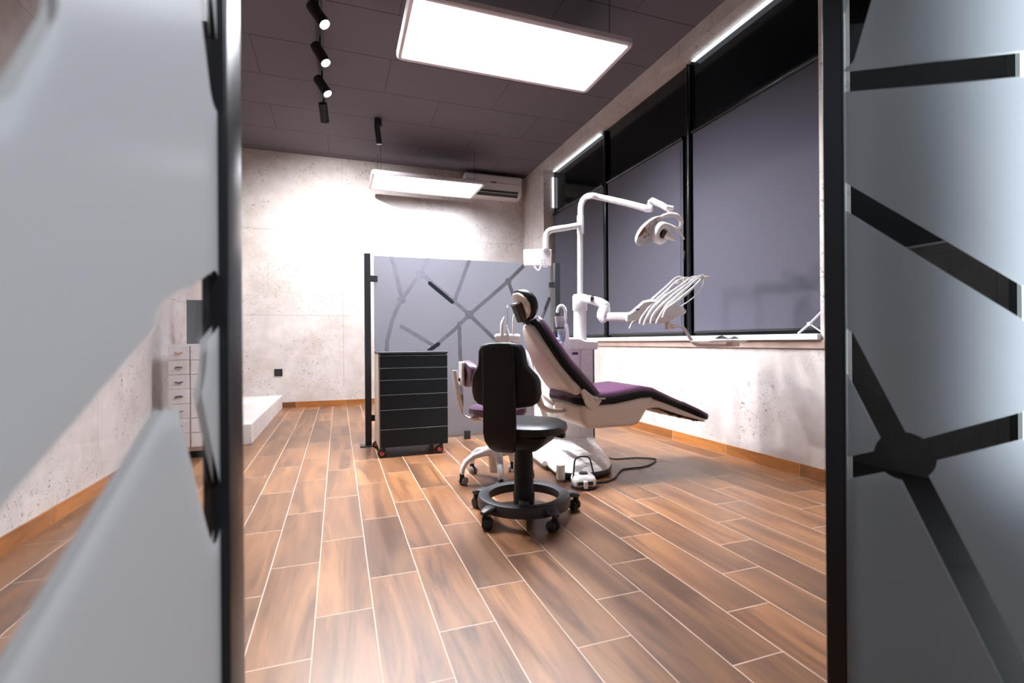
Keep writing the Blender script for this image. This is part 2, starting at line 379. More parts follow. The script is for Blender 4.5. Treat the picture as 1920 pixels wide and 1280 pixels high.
# window frame with mullions and transoms
k = XW / 3.34
yA0, yA1 = 2.655 * k - .13, 3.99 * k
yB0, yB1 = 4.12 * k, 5.615 * k
yC0, yC1 = 5.71 * k, 7.30 * k
bm = NB()
FX0, FX1 = XW, XW + .05
zt0, zt1 = 3.095, 3.15
for (a, b) in ((YN, yA0 - .0), (yA1, yB0), (yB1, yC0), (yC1, YFAR)): box(bm, FX0, FX1, a, b + .0005, 1.04, ZT)
box(bm, FX0 + .002, FX1, YN, YFAR, 1.04, 1.095); box(bm, FX0 + .002, FX1, YN, YFAR, ZT - .05, ZT); box(bm, FX0 + .002, FX1, YN, YFAR, zt0, zt1)
win = struct('window_1', bm, m_gblack, smooth=0)
obj('window_pane', bx(FX1 - .02, FX1 - .01, YN, YFAR, 1.09, ZT - .04), m_dblack, win)
bm = NB()
for y in (yA1 + .05, yB1 + .045): tube(bm, [(FX0 - .022, y, 1.05), (FX0 - .022, y, ZT - .02)], .022, seg=16)
obj('guide_tube', bm, m_gblack, win)
# roller blinds: one per light
names = [('near', yA0, yA1), ('middle', yB0, yB1), ('far', yC0, yC1)]
for nm, a, b in names:
    obj('upper_pane', bx(FX0 + .004, FX0 + .012, a + .001, b - .001, 3.15, ZT - .05), m_nightglass, win)
    for up in (0,):
        z0, z1 = (3.15, 3.735) if up else (1.075, 3.095)
        X0 = FX0 - .035
        bl = thing('roller_blind', 'lowered charcoal roller blind in the %s bay of the window wall' % ({'near': 'widest, right-hand', 'middle': 'middle', 'far': 'far left-hand'}[nm]), 'blind', (X0, (a + b) / 2, z0), 0, 'roller blinds on the window wall')
        obj('blind_fabric', bx(X0 + .012, X0 + .016, a + .012, b - .012, z0 + .01, z1 - .01), m_blind, bl)
        obj('roller', tb([(X0 + .012, a + .005, z1 - .012), (X0 + .012, b - .005, z1 - .012)], .02, seg=16), m_gblack, bl)
        obj('bottom_rail', bx(X0 + .006, X0 + .022, a + .012, b - .012, z0 - .004, z0 + .016), m_black, bl, bevel=.002)
        if not up and nm == 'middle':
            c = obj('chain', tb([(X0 - .005, a + .03, 3.0), (X0 - .006, a + .035, 2.2), (X0 - .005, a + .03, 1.12)], .0025, seg=6), m_brubber, bl)
            p = onX(1283, 478, X0 - .01); obj('chain_weight', tb([p + Vector((0, .012, -.07)), p + Vector((0, -.012, .04))], .009, seg=8), m_brubber, bl)
# led tapes in the head of the recess
for nm, (x0, x1, y0, y1, z0, z1), lb in (('near', (FX0 - .05, FX0 - .008, yA0 + .05, yA1 - .03, 3.772, 3.780), 'led tape glowing along the head of the widest window bay'),
                                     ('far', (FX0 - .05, FX0 - .008, yC0 + .05, yC1 - .03, 3.772, 3.780), 'led tape glowing along the head of the far window bay'),
                                     ('side', (FX0 - .04, FX0 - .008, YFAR - .02, YFAR - .012, 3.2, 3.7), 'short vertical led tape glowing at the far end of the window recess')):
    tag(obj('led_tape', bx(x0, x1, y0, y1, z0, z1), m_strip, smooth=0), lb, 'light', 'led tapes round the window recess')

# ------------------------------------------------------------------ pendant light panels
def light_panel(x0, x1, y0, y1, z, label, cords, pm=None):
    t = thing('light_panel', label, 'ceiling light', ((x0 + x1) / 2, (y0 + y1) / 2, z), 0, 'large suspended led panels')
    cx, cy = (x0 + x1) / 2, (y0 + y1) / 2; hw, hd = (x1 - x0) / 2, (y1 - y0) / 2
    bm = NB(); U, V = Vector((1, 0, 0)), Vector((0, 1, 0))
    f = .045
    rs = [rsec(Vector((cx, cy, z + h)), U, V, hw - i, hd - i, max(.06 - i, .01)) for i, h in ((f, .012), (f - .006, 0.004), (.012, 0), (0, .012), (0, .05), (.02, .055), (f, .055))]
    rings(bm, rs, cap=False, close=True)
    obj('frame', bm, m_alu, t)
    bm = NB(); rings(bm, [rsec(Vector((cx, cy, z + h)), U, V, hw - f - .001, hd - f - .001, .012) for h in (.012, .05)])
    obj('diffuser', bm, pm or m_panel, t, smooth=0)
    obj('back_cover', bx(x0 + .02, x1 - .02, y0 + .02, y1 - .02, z + .052, z + .062), m_alu, t)
    for p in cords:
        obj('suspension_cable', tb([(p[0], p[1], z + .05), (p[0], p[1], ZC)], .003, seg=6), m_brubber, t)
light_panel(.49, 2.35, 3.51, 4.375, 3.46, 'large white suspended light panel nearest the doorway', [(.62, 4.2), (2.17, 3.62), (.62, 3.65), (2.2, 4.25)])
light_panel(.465, 2.15, 7.24, 8.06, 3.41, 'suspended light panel farther back, in front of the air conditioner', [(.6, 7.36), (2.0, 7.34), (.6, 7.94)], m_panel2)

# ------------------------------------------------------------------ track spots
def spot(y, aim, lit, label, en=400, ss=112, x=-.145, lc=(1, .98, .98)):
    top = Vector((x, y, ZC - (.0285 if x < 0 else 0)))
    t = thing('track_spotlight', label, 'ceiling light', (x, y, ZC - .33), 0, 'black spotlights on the ceiling track')
    piv = Vector((x, y, 3.80)); aim = Vector(aim).normalized()
    obj('stem', tb([top, piv], .011), m_black, t)
    q = piv + Vector((0, 0, -.03)); a = q - aim * .10; b = q + aim * .12
    bm = NB(); tube(bm, [a, a + aim * .004, b - aim * .002, b, b - aim * .012], [.042, .050, .050, .044, .043], seg=24)
    obj('lamp_body', bm, m_black, t)
    if lit: obj('lens', tb([b - aim * .010, b - aim * .004], .041, seg=24), m_spot, t)
    else: obj('lens', tb([b - aim * .010, b - aim * .004], .041, seg=24), m_bgrey, t)
    if lit:
        ld = bpy.data.lights.new('spot_beam', 'SPOT'); ld.energy = en; ld.spot_size = math.radians(ss); ld.spot_blend = .8; ld.shadow_soft_size = .03; ld.color = lc
        lo = bpy.data.objects.new('spot_beam', ld); COL.objects.link(lo); lo.parent = t
        lo.matrix_basis = wm(t).inverted() @ (Matrix.Translation(b + aim * .003) @ aim.to_track_quat('-Z', 'Y').to_matrix().to_4x4())
spot(4.44, (.46, -.26, -.80), True, 'lit black spotlight nearest the top edge on the ceiling track')
spot(5.04, (.42, -.26, -.82), True, 'second lit black spotlight along the ceiling track')
spot(5.66, (.46, -.26, -.8), True, 'third lit black spotlight along the ceiling track, beside the one turned away')
spot(6.30, (.10, .66, -.72), True, 'black ceiling spotlight at the far end of the track, turned to the back wall', 560, 122)
tag(obj('lighting_track', bx(-.163, -.127, 3.2, 6.5, ZC - .028, ZC - .001), m_black, bevel=.002), 'slim black lighting track on the dark ceiling', 'track')
spot(-.7, (-1.25, .95, -2.1), True, 'added unseen spotlight outside the doorway, brightening the open glass door', 800, 62, x=1.1, lc=(.88, .95, 1))  # extra lamp out of view, put in to brighten the left glass leaf
t = thing('ceiling_sensor', 'black box hanging from the ceiling past the spotlights', 'sensor', (.51, 6.68, 3.66))
obj('mount', tb([(.515, 6.70, ZC - .001), (.515, 6.70, 3.84)], .05, seg=20), m_black, t, bevel=.006)
mt = Matrix.Translation((.51, 6.68, 3.75)) @ Matrix.Rotation(-.12, 4, 'Y')
obj('case', bx(-.035, .035, -.02, .03, -.14, .1, mat=mt), m_gblack, t, bevel=.004)
obj('grille', bx(-.03, .03, -.024, -.02, -.135, .095, mat=mt), m_bgrey, t)

# ------------------------------------------------------------------ air conditioner
t = thing('wall_mounted_air_conditioner', 'white wall air conditioner high in the back corner', 'air conditioner', (2.56, 8.2, 3.5))
bm = NB(); y0 = 8.10
prof = [(YB - .001, 3.885), (y0 + .02, 3.885), (y0, 3.865), (y0, 3.62), (y0 + .03, 3.56), (y0 + .10, 3.505), (YB - .001, 3.50)]
prism(bm, prof, lambda p: Vector((2.05, p[0], p[1])), lambda p: Vector((3.065, p[0], p[1])))
obj('case', bm, m_whitep, t, bevel=.012, seg=3)
bm = NB(); prism(bm, [(y0 - .003, 3.618), (y0 + .029, 3.555), (y0 + .06, 3.53), (y0 + .03, 3.60)], lambda p: Vector((2.16, p[0], p[1])), lambda p: Vector((3.0, p[0], p[1])))
obj('louvre', bm, m_black, t)
obj('vane', bx(2.17, 2.99, y0 + .005, y0 + .02, 3.575, 3.58), m_whitep, t)
obj('front_seam', bx(2.06, 3.055, y0 - .002, y0 + .001, 3.745, 3.748), m_bgrey, t)
obj('badge', bx(2.50, 2.60, y0 - .003, y0, 3.74, 3.76), m_metal, t)
# wall socket
t = thing('wall_socket', 'black square power socket low on the back wall', 'socket', (-.872, YB, .5))
obj('plate', bx(-.93, -.815, YB - .012, YB - .001, .495, .605), m_black, t, bevel=.003)
obj('outlet', lt([(.028, 0), (.028, .003), (.022, .004), (.02, -.004)], mat=Matrix.Translation((-.872, YB - .0125, .55)) @ Matrix.Rotation(PI / 2, 4, 'X')), m_bgrey, t)

# ------------------------------------------------------------------ glass doors
HD = 2.4
# left leaf, swung fully open along X = -0.155
def Lp(x, y): p = onX(x, y, -.152); return (p.y, p.z)
segsL = [(Lp(-60, 1200), Lp(345, 624)), (Lp(345, 618), Lp(402, 562)), (Lp(345, 660), Lp(354, 745)), (Lp(354, 745), Lp(366, 800)), (Lp(366, 800), Lp(388, 900)), (Lp(388, 900), Lp(403, 960)), (Lp(380, -40), Lp(402, 150)), (Lp(-60, 10), Lp(30, -110))]
d1 = struct('door_1', bx(-.159, -.151, -.25, .757, .03, HD), crackle('crackle_film_left', 1, segsL, [(Lp(322, 662), .055), (Lp(344, 648), .06), (Lp(360, 655), .06)], .038, ctint=(1, 1, 1, 1), crefl=.1), smooth=0)
bm = NB(); prism(bm, [(-.171, .752), (-.141, .752), (-.139, .757), (-.139, .853), (-.171, .853)], lambda p: Vector((p[0], p[1], .01)), lambda p: Vector((p[0], p[1], HD)))
obj('door_stile', bm, m_stile, d1, bevel=.002)
bm = NB(); box(bm, -.169, -.141, -.25, .752, .01, .05); obj('bottom_rail', bm, m_stile, d1)
# right leaf
q0 = D(1549, 640, 1.15); q1 = D(1584, 640, 1.12); q2 = D(1913, 640, .93)
a0 = Vector((q1.x, q1.y, 0)); dr = (Vector((q2.x, q2.y, 0)) - a0).normalized(); ang = math.atan2(dr.y, dr.x)
nr = Vector((-dr.y, dr.x, 0))
def Rp(x, y):
    d = ray(x, y); tt = (a0 - CAM).dot(nr) / d.dot(nr); p = CAM + d * tt
    return ((p - a0).dot(dr), p.z)
segsR = [(Rp(1580, 154), Rp(1935, 119)), (Rp(1618, -20), Rp(1580, 112)), (Rp(1575, 362), Rp(1935, 578)), (Rp(1580, 635), Rp(1695, 855)), (Rp(1695, 855), Rp(1580, 879)), (Rp(1695, 855), Rp(1935, 793)), (Rp(1695, 855), Rp(1925, 1305))]
segsR = [(a, (a[0] + (b[0] - a[0]) * 3, a[1] + (b[1] - a[1]) * 3)) if abs(b[0]) > .1 and b[0] > a[0] and i != 3 else (a, b) for i, (a, b) in enumerate(segsR)]
mr = Matrix.Translation(a0) @ Matrix.Rotation(ang, 4, 'Z')
bm = NB(); box(bm, 0, .62, -.004, .004, .03, HD)
d2 = struct('door_2', bm, crackle('crackle_film_right', 0, segsR, [(Rp(1695, 855), .052)], .0235, tr=.16, dif=.09), smooth=0)
d2.matrix_basis = mr
s0 = Vector((q0.x, q0.y, 0)); 
bm = NB(); w = (a0 - s0).length
box(bm, -w, .001, -.012, .020, .01, HD); obj('door_stile', bm, m_stile, d2, world=False, bevel=.002)
bm = NB(); box(bm, .001, .004, -.006, .005, .03, HD); obj('edge_seal', bm, m_edge, d2, world=False)
bm = NB(); box(bm, .001, .62, -.012, .012, .01, .05); obj('bottom_rail', bm, m_stile, d2, world=False)

# ------------------------------------------------------------------ glass screen in the room
YS = 4.95
t = thing('glass_screen', 'low frosted glass screen with clear crackle stripes and black posts', 'screen', (1.25, YS, 0))
def Sp(x, y): p = onY(x, y, YS - .004); return (p.x - 1.25, p.z)
T = lambda *l: [(Sp(*a), Sp(*b)) for a, b in zip(l, l[1:])]
sg = T((733, 476), (753, 559), (735, 601), (726, 640), (722, 700)) + T((804, 480), (788.5, 512), (755, 559)) + T((788.5, 512), (852, 565), (880, 590)) + T((881, 484), (852, 565)) + T((880, 590), (953, 527), (992, 488)) + T((953, 527), (973, 582), (1000, 640)) + T((880, 590), (955, 662)) + T((880, 590), (850, 620), (815, 649), (790, 668)) + T((753, 612), (815, 649)) + T((861, 606), (866, 760)) + T((1000, 640), (1030, 560)) 
dark_refl = [(Sp(806, 531), Sp(848, 566)), (Sp(806, 656), Sp(822, 645))]  # stripe parts coloured black to imitate a dark reflection in the glass
gm = crackle('crackle_film_screen', 0, sg, [(Sp(788.5, 515), .045), (Sp(880, 590), .045), (Sp(953, 527), .035), (Sp(753, 562), .04)], .0195, black=dark_refl, tr=.2, dif=.09, frost=(204, 207, 217), ctint=(.47, .49, .55, 1), crefl=1.0)
bm = NB(); box(bm, .335, 2.20, YS - .004, YS + .004, .05, 1.845)
obj('glass_pane', bm, gm, t, smooth=0)
obj('edge_trim', bx(.330, .335, YS - .005, YS + .005, .05, 1.845), m_edge, t)
obj('edge_trim', bx(2.20, 2.215, YS - .006, YS + .006, .05, 1.845), m_metal, t)
obj('floor_channel', bx(.335, 2.20, YS - .012, YS + .012, .028, .05), m_metal, t)
for (x0, x1, s) in ((.240, .298, 1), (2.245, 2.305, -1)):
    o = obj('post', bx(x0, x1, YS - .03, YS + .03, .012, 1.86), m_black, t, bevel=.002)
    obj('base_plate', bx(x0 - .05, x1 + .05, YS - .06, YS + .06, 0, .012), m_black, o, bevel=.002)
    for z in (.27, 1.62):
        a, b = (x1, x1 + .065) if s > 0 else (x0 - .065, x0)
        obj('clamp', bx(a, b, YS - .018, YS + .018, z - .03, z + .03), m_black, t, bevel=.003)
for x in (1.25, 1.9): obj('foot_clamp', bx(x - .03, x + .03, YS - .025, YS + .025, 0, .085), m_black, t, bevel=.003)

# ------------------------------------------------------------------ black drawer trolley
t = thing('drawer_trolley', 'black six-drawer trolley on castors in front of the glass screen', 'drawer cabinet', (.62, 4.6, 0))
x0, x1, y0, y1 = .335, .925, 4.37, 4.84
obj('carcass', bx(x0, x1, y0 + .02, y1, .085, .90), m_dblack, t, bevel=.002)
obj('side_panel', bx(x0 - .012, x0, y0 + .012, y1, .085, .905), m_cream, t)
obj('worktop', bx(x0 - .014, x1 + .006, y0 - .005, y1 + .005, .900, .917), m_bgrey, t, bevel=.002)
zs = [.885, .777, .672, .545, .414, .245, .087]
for i in range(6):
    zt_, zb = zs[i], zs[i + 1]
    bm = NB(); xc = (x0 + x1) / 2 - .02; nw = .04
    poly = [(x0, zb + .004), (x1, zb + .004), (x1, zt_), (xc + nw, zt_), (xc + nw, zt_ - .012), (xc - nw, zt_ - .012), (xc - nw, zt_), (x0, zt_)]
    prism(bm, poly, lambda p: Vector((p[0], y0, p[1])), lambda p: Vector((p[0], y0 + .018, p[1])))
    dw = obj('drawer', bm, m_dblack, t, smooth=0)
    obj('drawer_edge', bx(x0 + .001, x1 - .001, y0 - .0012, y0 + .016, zt_ - .0028, zt_ + .0005), m_edge, dw)
for (cx, cy) in ((x0 + .015, y0 + .035), (x1 - .07, y0 + .035), (x0 + .0, y1 - .03), (x1 - .07, y1 - .03)):
    c = obj('castor', lt([(.014, -.013), (.032, -.013), (.036, -.008), (.036, .008), (.032, .013), (.014, .013)], mat=Matrix.Translation((cx, cy, .037)) @ Matrix.Rotation(PI / 2, 4, 'X')), m_brubber, t)
    obj('castor_hub', lt([(.001, -.0155), (.020, -.0155), (.022, -.012), (.022, .012), (.02, .0155), (.001, .0155)], mat=Matrix.Translation((cx, cy, .037)) @ Matrix.Rotation(PI / 2, 4, 'X')), m_red, c)
    obj('castor_fork', bx(cx + .002, cx + .03, cy - .02, cy + .02, .045, .085), m_black, c, bevel=.004)

# ------------------------------------------------------------------ white chest of drawers at the left wall
t = thing('drawer_chest', 'white chest of many small drawers by the left wall', 'drawer cabinet', (-1.15, 5.2, 0))
cx0, cx1, cy0, cy1 = -1.385, -.96, 4.98, 5.42
obj('carcass', bx(cx0, cx1, cy0 + .015, cy1, .06, 1.0), m_whitep, t, bevel=.003)
obj('plinth', bx(cx0 + .03, cx1 - .01, cy0 + .04, cy1, 0, .06), m_dblack, t)
for c, (a, b) in enumerate(((cx0, -1.225), (-1.22, cx1))):
    n = 7
    for i in range(n):
        z1 = .985 - i * .127; z0 = z1 - .123
        dw = obj('drawer', bx(a + .002, b - .002, cy0, cy0 + .015, z0, z1), m_white, t, bevel=.002)
        cxm = (a + b) / 2; s = 1 if i % 2 else -1
        pts = [Vector((cxm + .03 * q, cy0 - .006, (z0 + z1) / 2 + s * .009 * (1 - q * q) - s * .004)) for q in [x / 5 - 1 for x in range(11)]]
        obj('handle', tb(pts, .004, seg=6), m_red if (i == 0 and c == 0) else m_dmetal, dw)
t = thing('privacy_screen', 'grey frosted glass panel standing behind the white drawer chest', 'screen', (-1.22, 5.444, 0))
obj('pane', bx(-1.36, -1.09, 5.44, 5.448, .05, 1.42), crackle('grey_frost', 0, [((9, 9), (10, 9))], [], .01, frost=(150, 154, 158)), t, smooth=0)
obj('foot', bx(-1.34, -1.11, 5.425, 5.463, 0, .05), m_black, t)

# ------------------------------------------------------------------ black operator stool
def stool_root(name, label, loc, rot, group): return thing(name, label, 'stool', loc, rot, group)
def castor(parent, base_pt, ang, wheel_mat, body_mat, r=.028, twin=True):
    """castor under base_pt"""
    m = Matrix.Translation((base_pt.x, base_pt.y, 0)) @ Matrix.Rotation(ang, 4, 'Z')
    bm = NB()
    box(bm, -.012, .014, -.012, .012, r * 1.2, base_pt.z, mat=m)
    box(bm, -.022, .018, -.0075, .0075, r * .7, r * 2.1, mat=m)
    c = obj('castor', bm, body_mat, parent, bevel=.004)
    for s in (-1, 1):
        bm = NB(); lathe(bm, [(.001, -.009), (r * .8, -.009), (r, -.005), (r, .005), (r * .8, .009), (.001, .009)], seg=20, mat=m @ Matrix.Translation((-.012, s * .0185, r)) @ Matrix.Rotation(PI / 2, 4, 'X'))
        obj('wheel', bm, wheel_mat, c)
cx, cy = 1.01, 2.67
def spoke(): 
    u = Vector((.36, .933, 0)).normalized(); v = Vector((-u.y, u.x, 0)); bm = NB()
    rings(bm, [rsec(C0 + u * d + Z1 * .085, v, Z1, .03, .014, .01) for d in (-.21, .21)]); obj('spoke', bm, m_bplast, t)
t = stool_root('dentist_stool', 'black dentist stool with wide shaped backrest and foot ring', (cx, cy, 0), 0, None)
C0 = Vector((cx, cy, 0)); Z1 = Vector((0, 0, 1))
bm = NB()
R1, R2 = .200, .270
lathe(bm, [(R1, .100), (R1 + .003, .118), (R2 - .035, .128), (R2 - .008, .118), (R2, .098), (R2 - .004, .062), (R1 + .012, .066), (R1, .100)], c=C0, seg=56)
bm.faces.ensure_lookup_table()
bmesh.ops.delete(bm, geom=[f for f in bm.faces if len(f.verts) > 4], context='FACES')
bmesh.ops.remove_doubles(bm, verts=bm.verts, dist=.0005)
obj('foot_ring', bm, m_bgrey, t)
for a in (136, 208, 280, 352, 64):
    a = math.radians(a); u = Vector((math.cos(a), math.sin(a), 0)); v = Vector((-u.y, u.x, 0))
    bm = NB()
    rings(bm, [rsec(C0 + u * d + Z1 * z, v, Z1, w, h, .012) for d, z, w, h in ((.215, .09, .028, .018), (.285, .098, .033, .016), (.32, .092, .026, .012), (.335, .088, .016, .008))])
    lg = obj('leg', bm, m_bgrey, t)
    castor(lg, C0 + u * .315 + Z1 * .085, a + random.uniform(-1.2, 1.2), m_brubber, m_bplast, .03)
spoke()
bm = NB(); lathe(bm, [(.06, .05), (.062, .12), (.056, .13), (.055, .30), (.052, .37)], c=C0); obj('column', bm, m_bplast, t)
# seat direction
fwd = Vector((math.sin(math.radians(40)), math.cos(math.radians(40)), 0)); rt = Vector((fwd.y, -fwd.x, 0))
SC = C0 + fwd * .02
bm = NB()
rs = []
for z, sc_ in ((.470, .86), (.478, .97), (.495, 1.0), (.520, .98), (.535, .86), (.538, .5)):
    ring = []
    for k_ in range(40):
        a = 2 * PI * k_ / 40; ca, sa = math.cos(a), math.sin(a)
        rx = .245 * (abs(ca) ** .75) * (1 if ca > 0 else -1); ry = .205 * (abs(sa) ** .75) * (1 if sa > 0 else -1)
        f = 1 - .12 * max(0, -sa)
        dz = .006 * max(0, sa)
        ring.append(SC + rt * rx * sc_ * f + fwd * ry * sc_ + Z1 * (z + dz))
    rs.append(ring)
rings(bm, rs); obj('seat', bm, m_bvinyl, t)
bm = NB()
rs = [rsec(SC + Z1 * z, rt, fwd, w, d, .04) for z, w, d in ((.365, .05, .06), (.378, .09, .10), (.41, .135, .145), (.45, .165, .175), (.47, .17, .18))]
rings(bm, rs); obj('seat_mechanism', bm, m_bplast, t)
# levers at the right
for dz, ln in ((.455, .25),):
    a = SC + rt * .10 + fwd * .06 + Z1 * dz; b = a + rt * .125
    bm = NB(); rings(bm, [rsec(a.lerp(b, q), fwd, Z1, w, h, .01) for q, w, h in ((0, .02, .010), (.6, .022, .012), (.9, .026, .017), (1, .022, .014))]); obj('lever', bm, m_bplast, t)
# backrest
BC = C0 - fwd * .215 - rt * .062
outline = [(-.108, .985), (-.06, .998), (0, 1.0), (.06, .998), (.108, .985), (.128, .955), (.133, .90), (.142, .865), (.175, .84), (.208, .81), (.225, .775), (.228, .70), (.215, .655), (.18, .63), (.10, .618), (0, .615)]
outline = outline + [(-x, z) for x, z in outline[::-1][1:-4]][0:11]
full = []
pts = [(-x, z) for x, z in [(0, .615), (.10, .618), (.18, .63), (.215, .655), (.23, .70), (.228, .775), (.212, .81), (.185, .84), (.163, .865), (.155, .90), (.150, .955), (.13, .985), (.07, .998)]] + [(x, z) for x, z in [(0, 1.0), (.07, .998), (.13, .985), (.150, .955), (.155, .90), (.163, .865), (.185, .84), (.212, .81), (.228, .775), (.23, .70), (.215, .655), (.18, .63), (.10, .618)]]
def brest(scale, off, curve=1.0):
    out = []
    for x, z in pts:
        zz = .82 + (z - .80) * scale * .92; xx = x * scale * .86
        out.append(BC + rt * xx + fwd * (off + curve * 1.6 * xx * xx - (zz - .8) * .10) + Z1 * (zz - .015))
    return out
bm = NB(); rings(bm, [brest(.94, -.004), brest(1.0, .004), brest(1.0, .018)]); obj('back_shell', bm, m_bplast, t, smooth=50)
bm = NB(); rings(bm, [brest(1.0, .018), brest(1.03, .026), brest(1.035, .045), brest(1.0, .062), brest(.85, .070)]); obj('back_cushion', bm, m_bvinyl, t, smooth=60)
# spine panel running down and under the seat
bm = NB(); rs = []
for z, off, w in ((.975, -.024, .088), (.9, -.014, .092), (.8, -.009, .094), (.62, -.002, .096), (.50, .0, .097), (.455, .008, .092), (.42, .025, .075), (.395, .06, .055), (.385, .12, .045), (.383, .19, .04)):
    c = BC + fwd * off + Z1 * z
    th = .012
    n_ = Vector((0, 0, 1)) if z < .41 else fwd
    if z < .45 and z >= .405: n_ = (fwd * .7 + Z1 * .7)
    rs.append(rsec(c, rt, n_, w, th, .010))
rings(bm, rs); obj('back_support', bm, m_bplast, t, smooth=50)

# ------------------------------------------------------------------ white assistant stool
cx, cy = 1.07, 3.40
t = stool_root('assistant_stool', 'white-framed stool with purple seat and backrest behind the black stool', (cx, cy, 0), 0, None)
C0 = Vector((cx, cy, 0))
bm = NB(); lathe(bm, [(.05, .06), (.052, .15), (.06, .21), (.045, .24), (.03, .26), (.03, .46)], c=C0); obj('column', bm, m_cream, t)
for a in (188, 116, 44, 332, 260):
    a = math.radians(a); u = Vector((math.cos(a), math.sin(a), 0)); v = Vector((-u.y, u.x, 0))
    bm = NB(); rings(bm, [rsec(C0 + u * d + Z1 * z, v, (Z1 * nz + u * nx).normalized(), w, h, .015) for d, z, w, h, nz, nx in ((.02, .20, .035, .028, 1, 0), (.10, .205, .030, .022, 1, .1), (.18, .19, .027, .018, 1, .4), (.235, .155, .025, .016, .7, .8), (.258, .11, .023, .014, .2, 1), (.262, .075, .020, .012, 0, 1))])
    lg = obj('leg', bm, m_white, t)
    castor(lg, C0 + u * .262 + Z1 * .08, a + .5 + random.uniform(-.6, .6), m_rubber, m_bplast, .027)
bm = NB()
rs = []
for z, s_ in ((.468, .8), (.475, .95), (.495, 1), (.525, .97), (.540, .85), (.543, .5)):
    rs.append([C0 + Vector((.02 + .215 * s_ * math.cos(a), .20 * s_ * math.sin(a), z)) for a in [2 * PI * k_ / 36 for k_ in range(36)]])
rings(bm, rs); obj('seat', bm, m_purple, t)
bm = NB(); lathe(bm, [(.10, .44), (.15, .455), (.16, .47)], c=C0 + Vector((.02, 0, 0))); obj('seat_pan', bm, m_cream, t)
# back arm on the left (-x) side
bm = NB(); xa = cx - .265
rings(bm, [rsec(Vector((xa + dx, cy, z)), Vector((0, 1, 0)), Vector((nx, 0, nz)).normalized(), .022, .016, .012) for dx, z, nx, nz in ((.16, .447, 0, 1), (.07, .452, -.3, 1), (.02, .49, -1, .8), (0.0, .56, -1, .2), (-.018, .68, -1, .1), (-.032, .78, -1, .1), (-.034, .80, -1, .1))])
obj('back_arm', bm, m_white, t)
bm = NB(); BCt = Vector((xa + .045, cy, .775)); rs = []
for off, s_ in ((-.02, .75), (-.018, .9), (0, 1), (.025, 1), (.045, .9), (.05, .6)):
    rs.append([BCt + Vector((off + .9 * (.17 * math.cos(a) * s_) ** 2, .17 * s_ * math.cos(a), .095 * s_ * (math.copysign(abs(math.sin(a)) ** .8, math.sin(a))))) for a in [2 * PI * k_ / 32 for k_ in range(32)]])
rings(bm, rs); obj('backrest', bm, m_purple, t)
obj('backrest_plate', bx(xa + .005, xa + .028, cy - .05, cy + .05, .69, .86), m_white, t, bevel=.008)
bm = NB(); tube(bm, [Vector((xa - .015, cy, .74)), Vector((xa + .03, cy, .72))], .012); obj('knob', bm, m_bgrey, t)

# ------------------------------------------------------------------ dental chair
YN_, YFc = 3.09, 3.60; YM = (YN_ + YFc) / 2; HWc = (YFc - YN_) / 2
t = thing('dental_chair', 'reclined dental patient chair with purple cushions and cream shell', 'dental chair', (1.85, YM, 0))
U = Vector((0, 1, 0))
def pn(x, z): return Vector((x, YM, z))
# seat + legrest cushion
sp = [(1.545, .612, .575, .16), (1.565, .635, .555, .205), (1.60, .642, .548, .245), (1.66, .640, .545, HWc), (1.74, .636, .547, HWc), (1.87, .640, .548, HWc), (2.0, .660, .566, HWc), (2.10, .668, .583, HWc), (2.2, .650, .582, HWc - .005), (2.35, .585, .530, HWc - .02), (2.5, .525, .472, HWc - .035), (2.65, .462, .412, HWc - .05), (2.745, .420, .374, HWc - .065), (2.785, .400, .366, HWc - .10), (2.80, .39, .372, HWc - .15)]
bm = NB(); rs = []
for i, (x, zt_, zb, w) in enumerate(sp):
    a = sp[max(i - 1, 0)]; b = sp[min(i + 1, len(sp) - 1)]
    tg = Vector((b[0] - a[0], 0, (b[1] + b[2] - a[1] - a[2]) / 2)).normalized(); n_ = Vector((-tg.z, 0, tg.x))
    c = pn(x, (zt_ + zb) / 2); h = (zt_ - zb) / 2
    rs.append(rsec(c, U, n_, w, h, h * .9, 5))
rings(bm, rs); seat = obj('seat_cushion', bm, m_purple, t, smooth=50)
bm = NB(); rs = []
for i, (x, zt_, zb, w) in enumerate(sp):
    a = sp[max(i - 1, 0)]; b = sp[min(i + 1, len(sp) - 1)]
    tg = Vector((b[0] - a[0], 0, (b[1] + b[2] - a[1] - a[2]) / 2)).normalized(); n_ = Vector((-tg.z, 0, tg.x))
    h = (zt_ - zb) / 2; c = pn(x, (zt_ + zb) / 2) - n_ * h * .42
    rs.append(rsec(c, U, n_, w + .006, h * .66, h * .5, 5))
rings(bm, rs); obj('cushion_border', bm, m_dpurple, seat, smooth=50)
# clear protective sleeve over the foot end
bm = NB(); rs = []
for (x, zt_, zb, w) in sp[10:15]:
    tg = Vector((.92, 0, -.39)); n_ = Vector((.39, 0, .92)); h = (zt_ - zb) / 2 + .004; c = pn(x, (zt_ + zb) / 2)
    rs.append(rsec(c, U, n_, w + .010, h, h * .9, 5))
rings(bm, rs); obj('foot_protector', bm, clear_glass('clear_foot_film', (.85, .82, .85, 1), 1.2), seat, smooth=50)
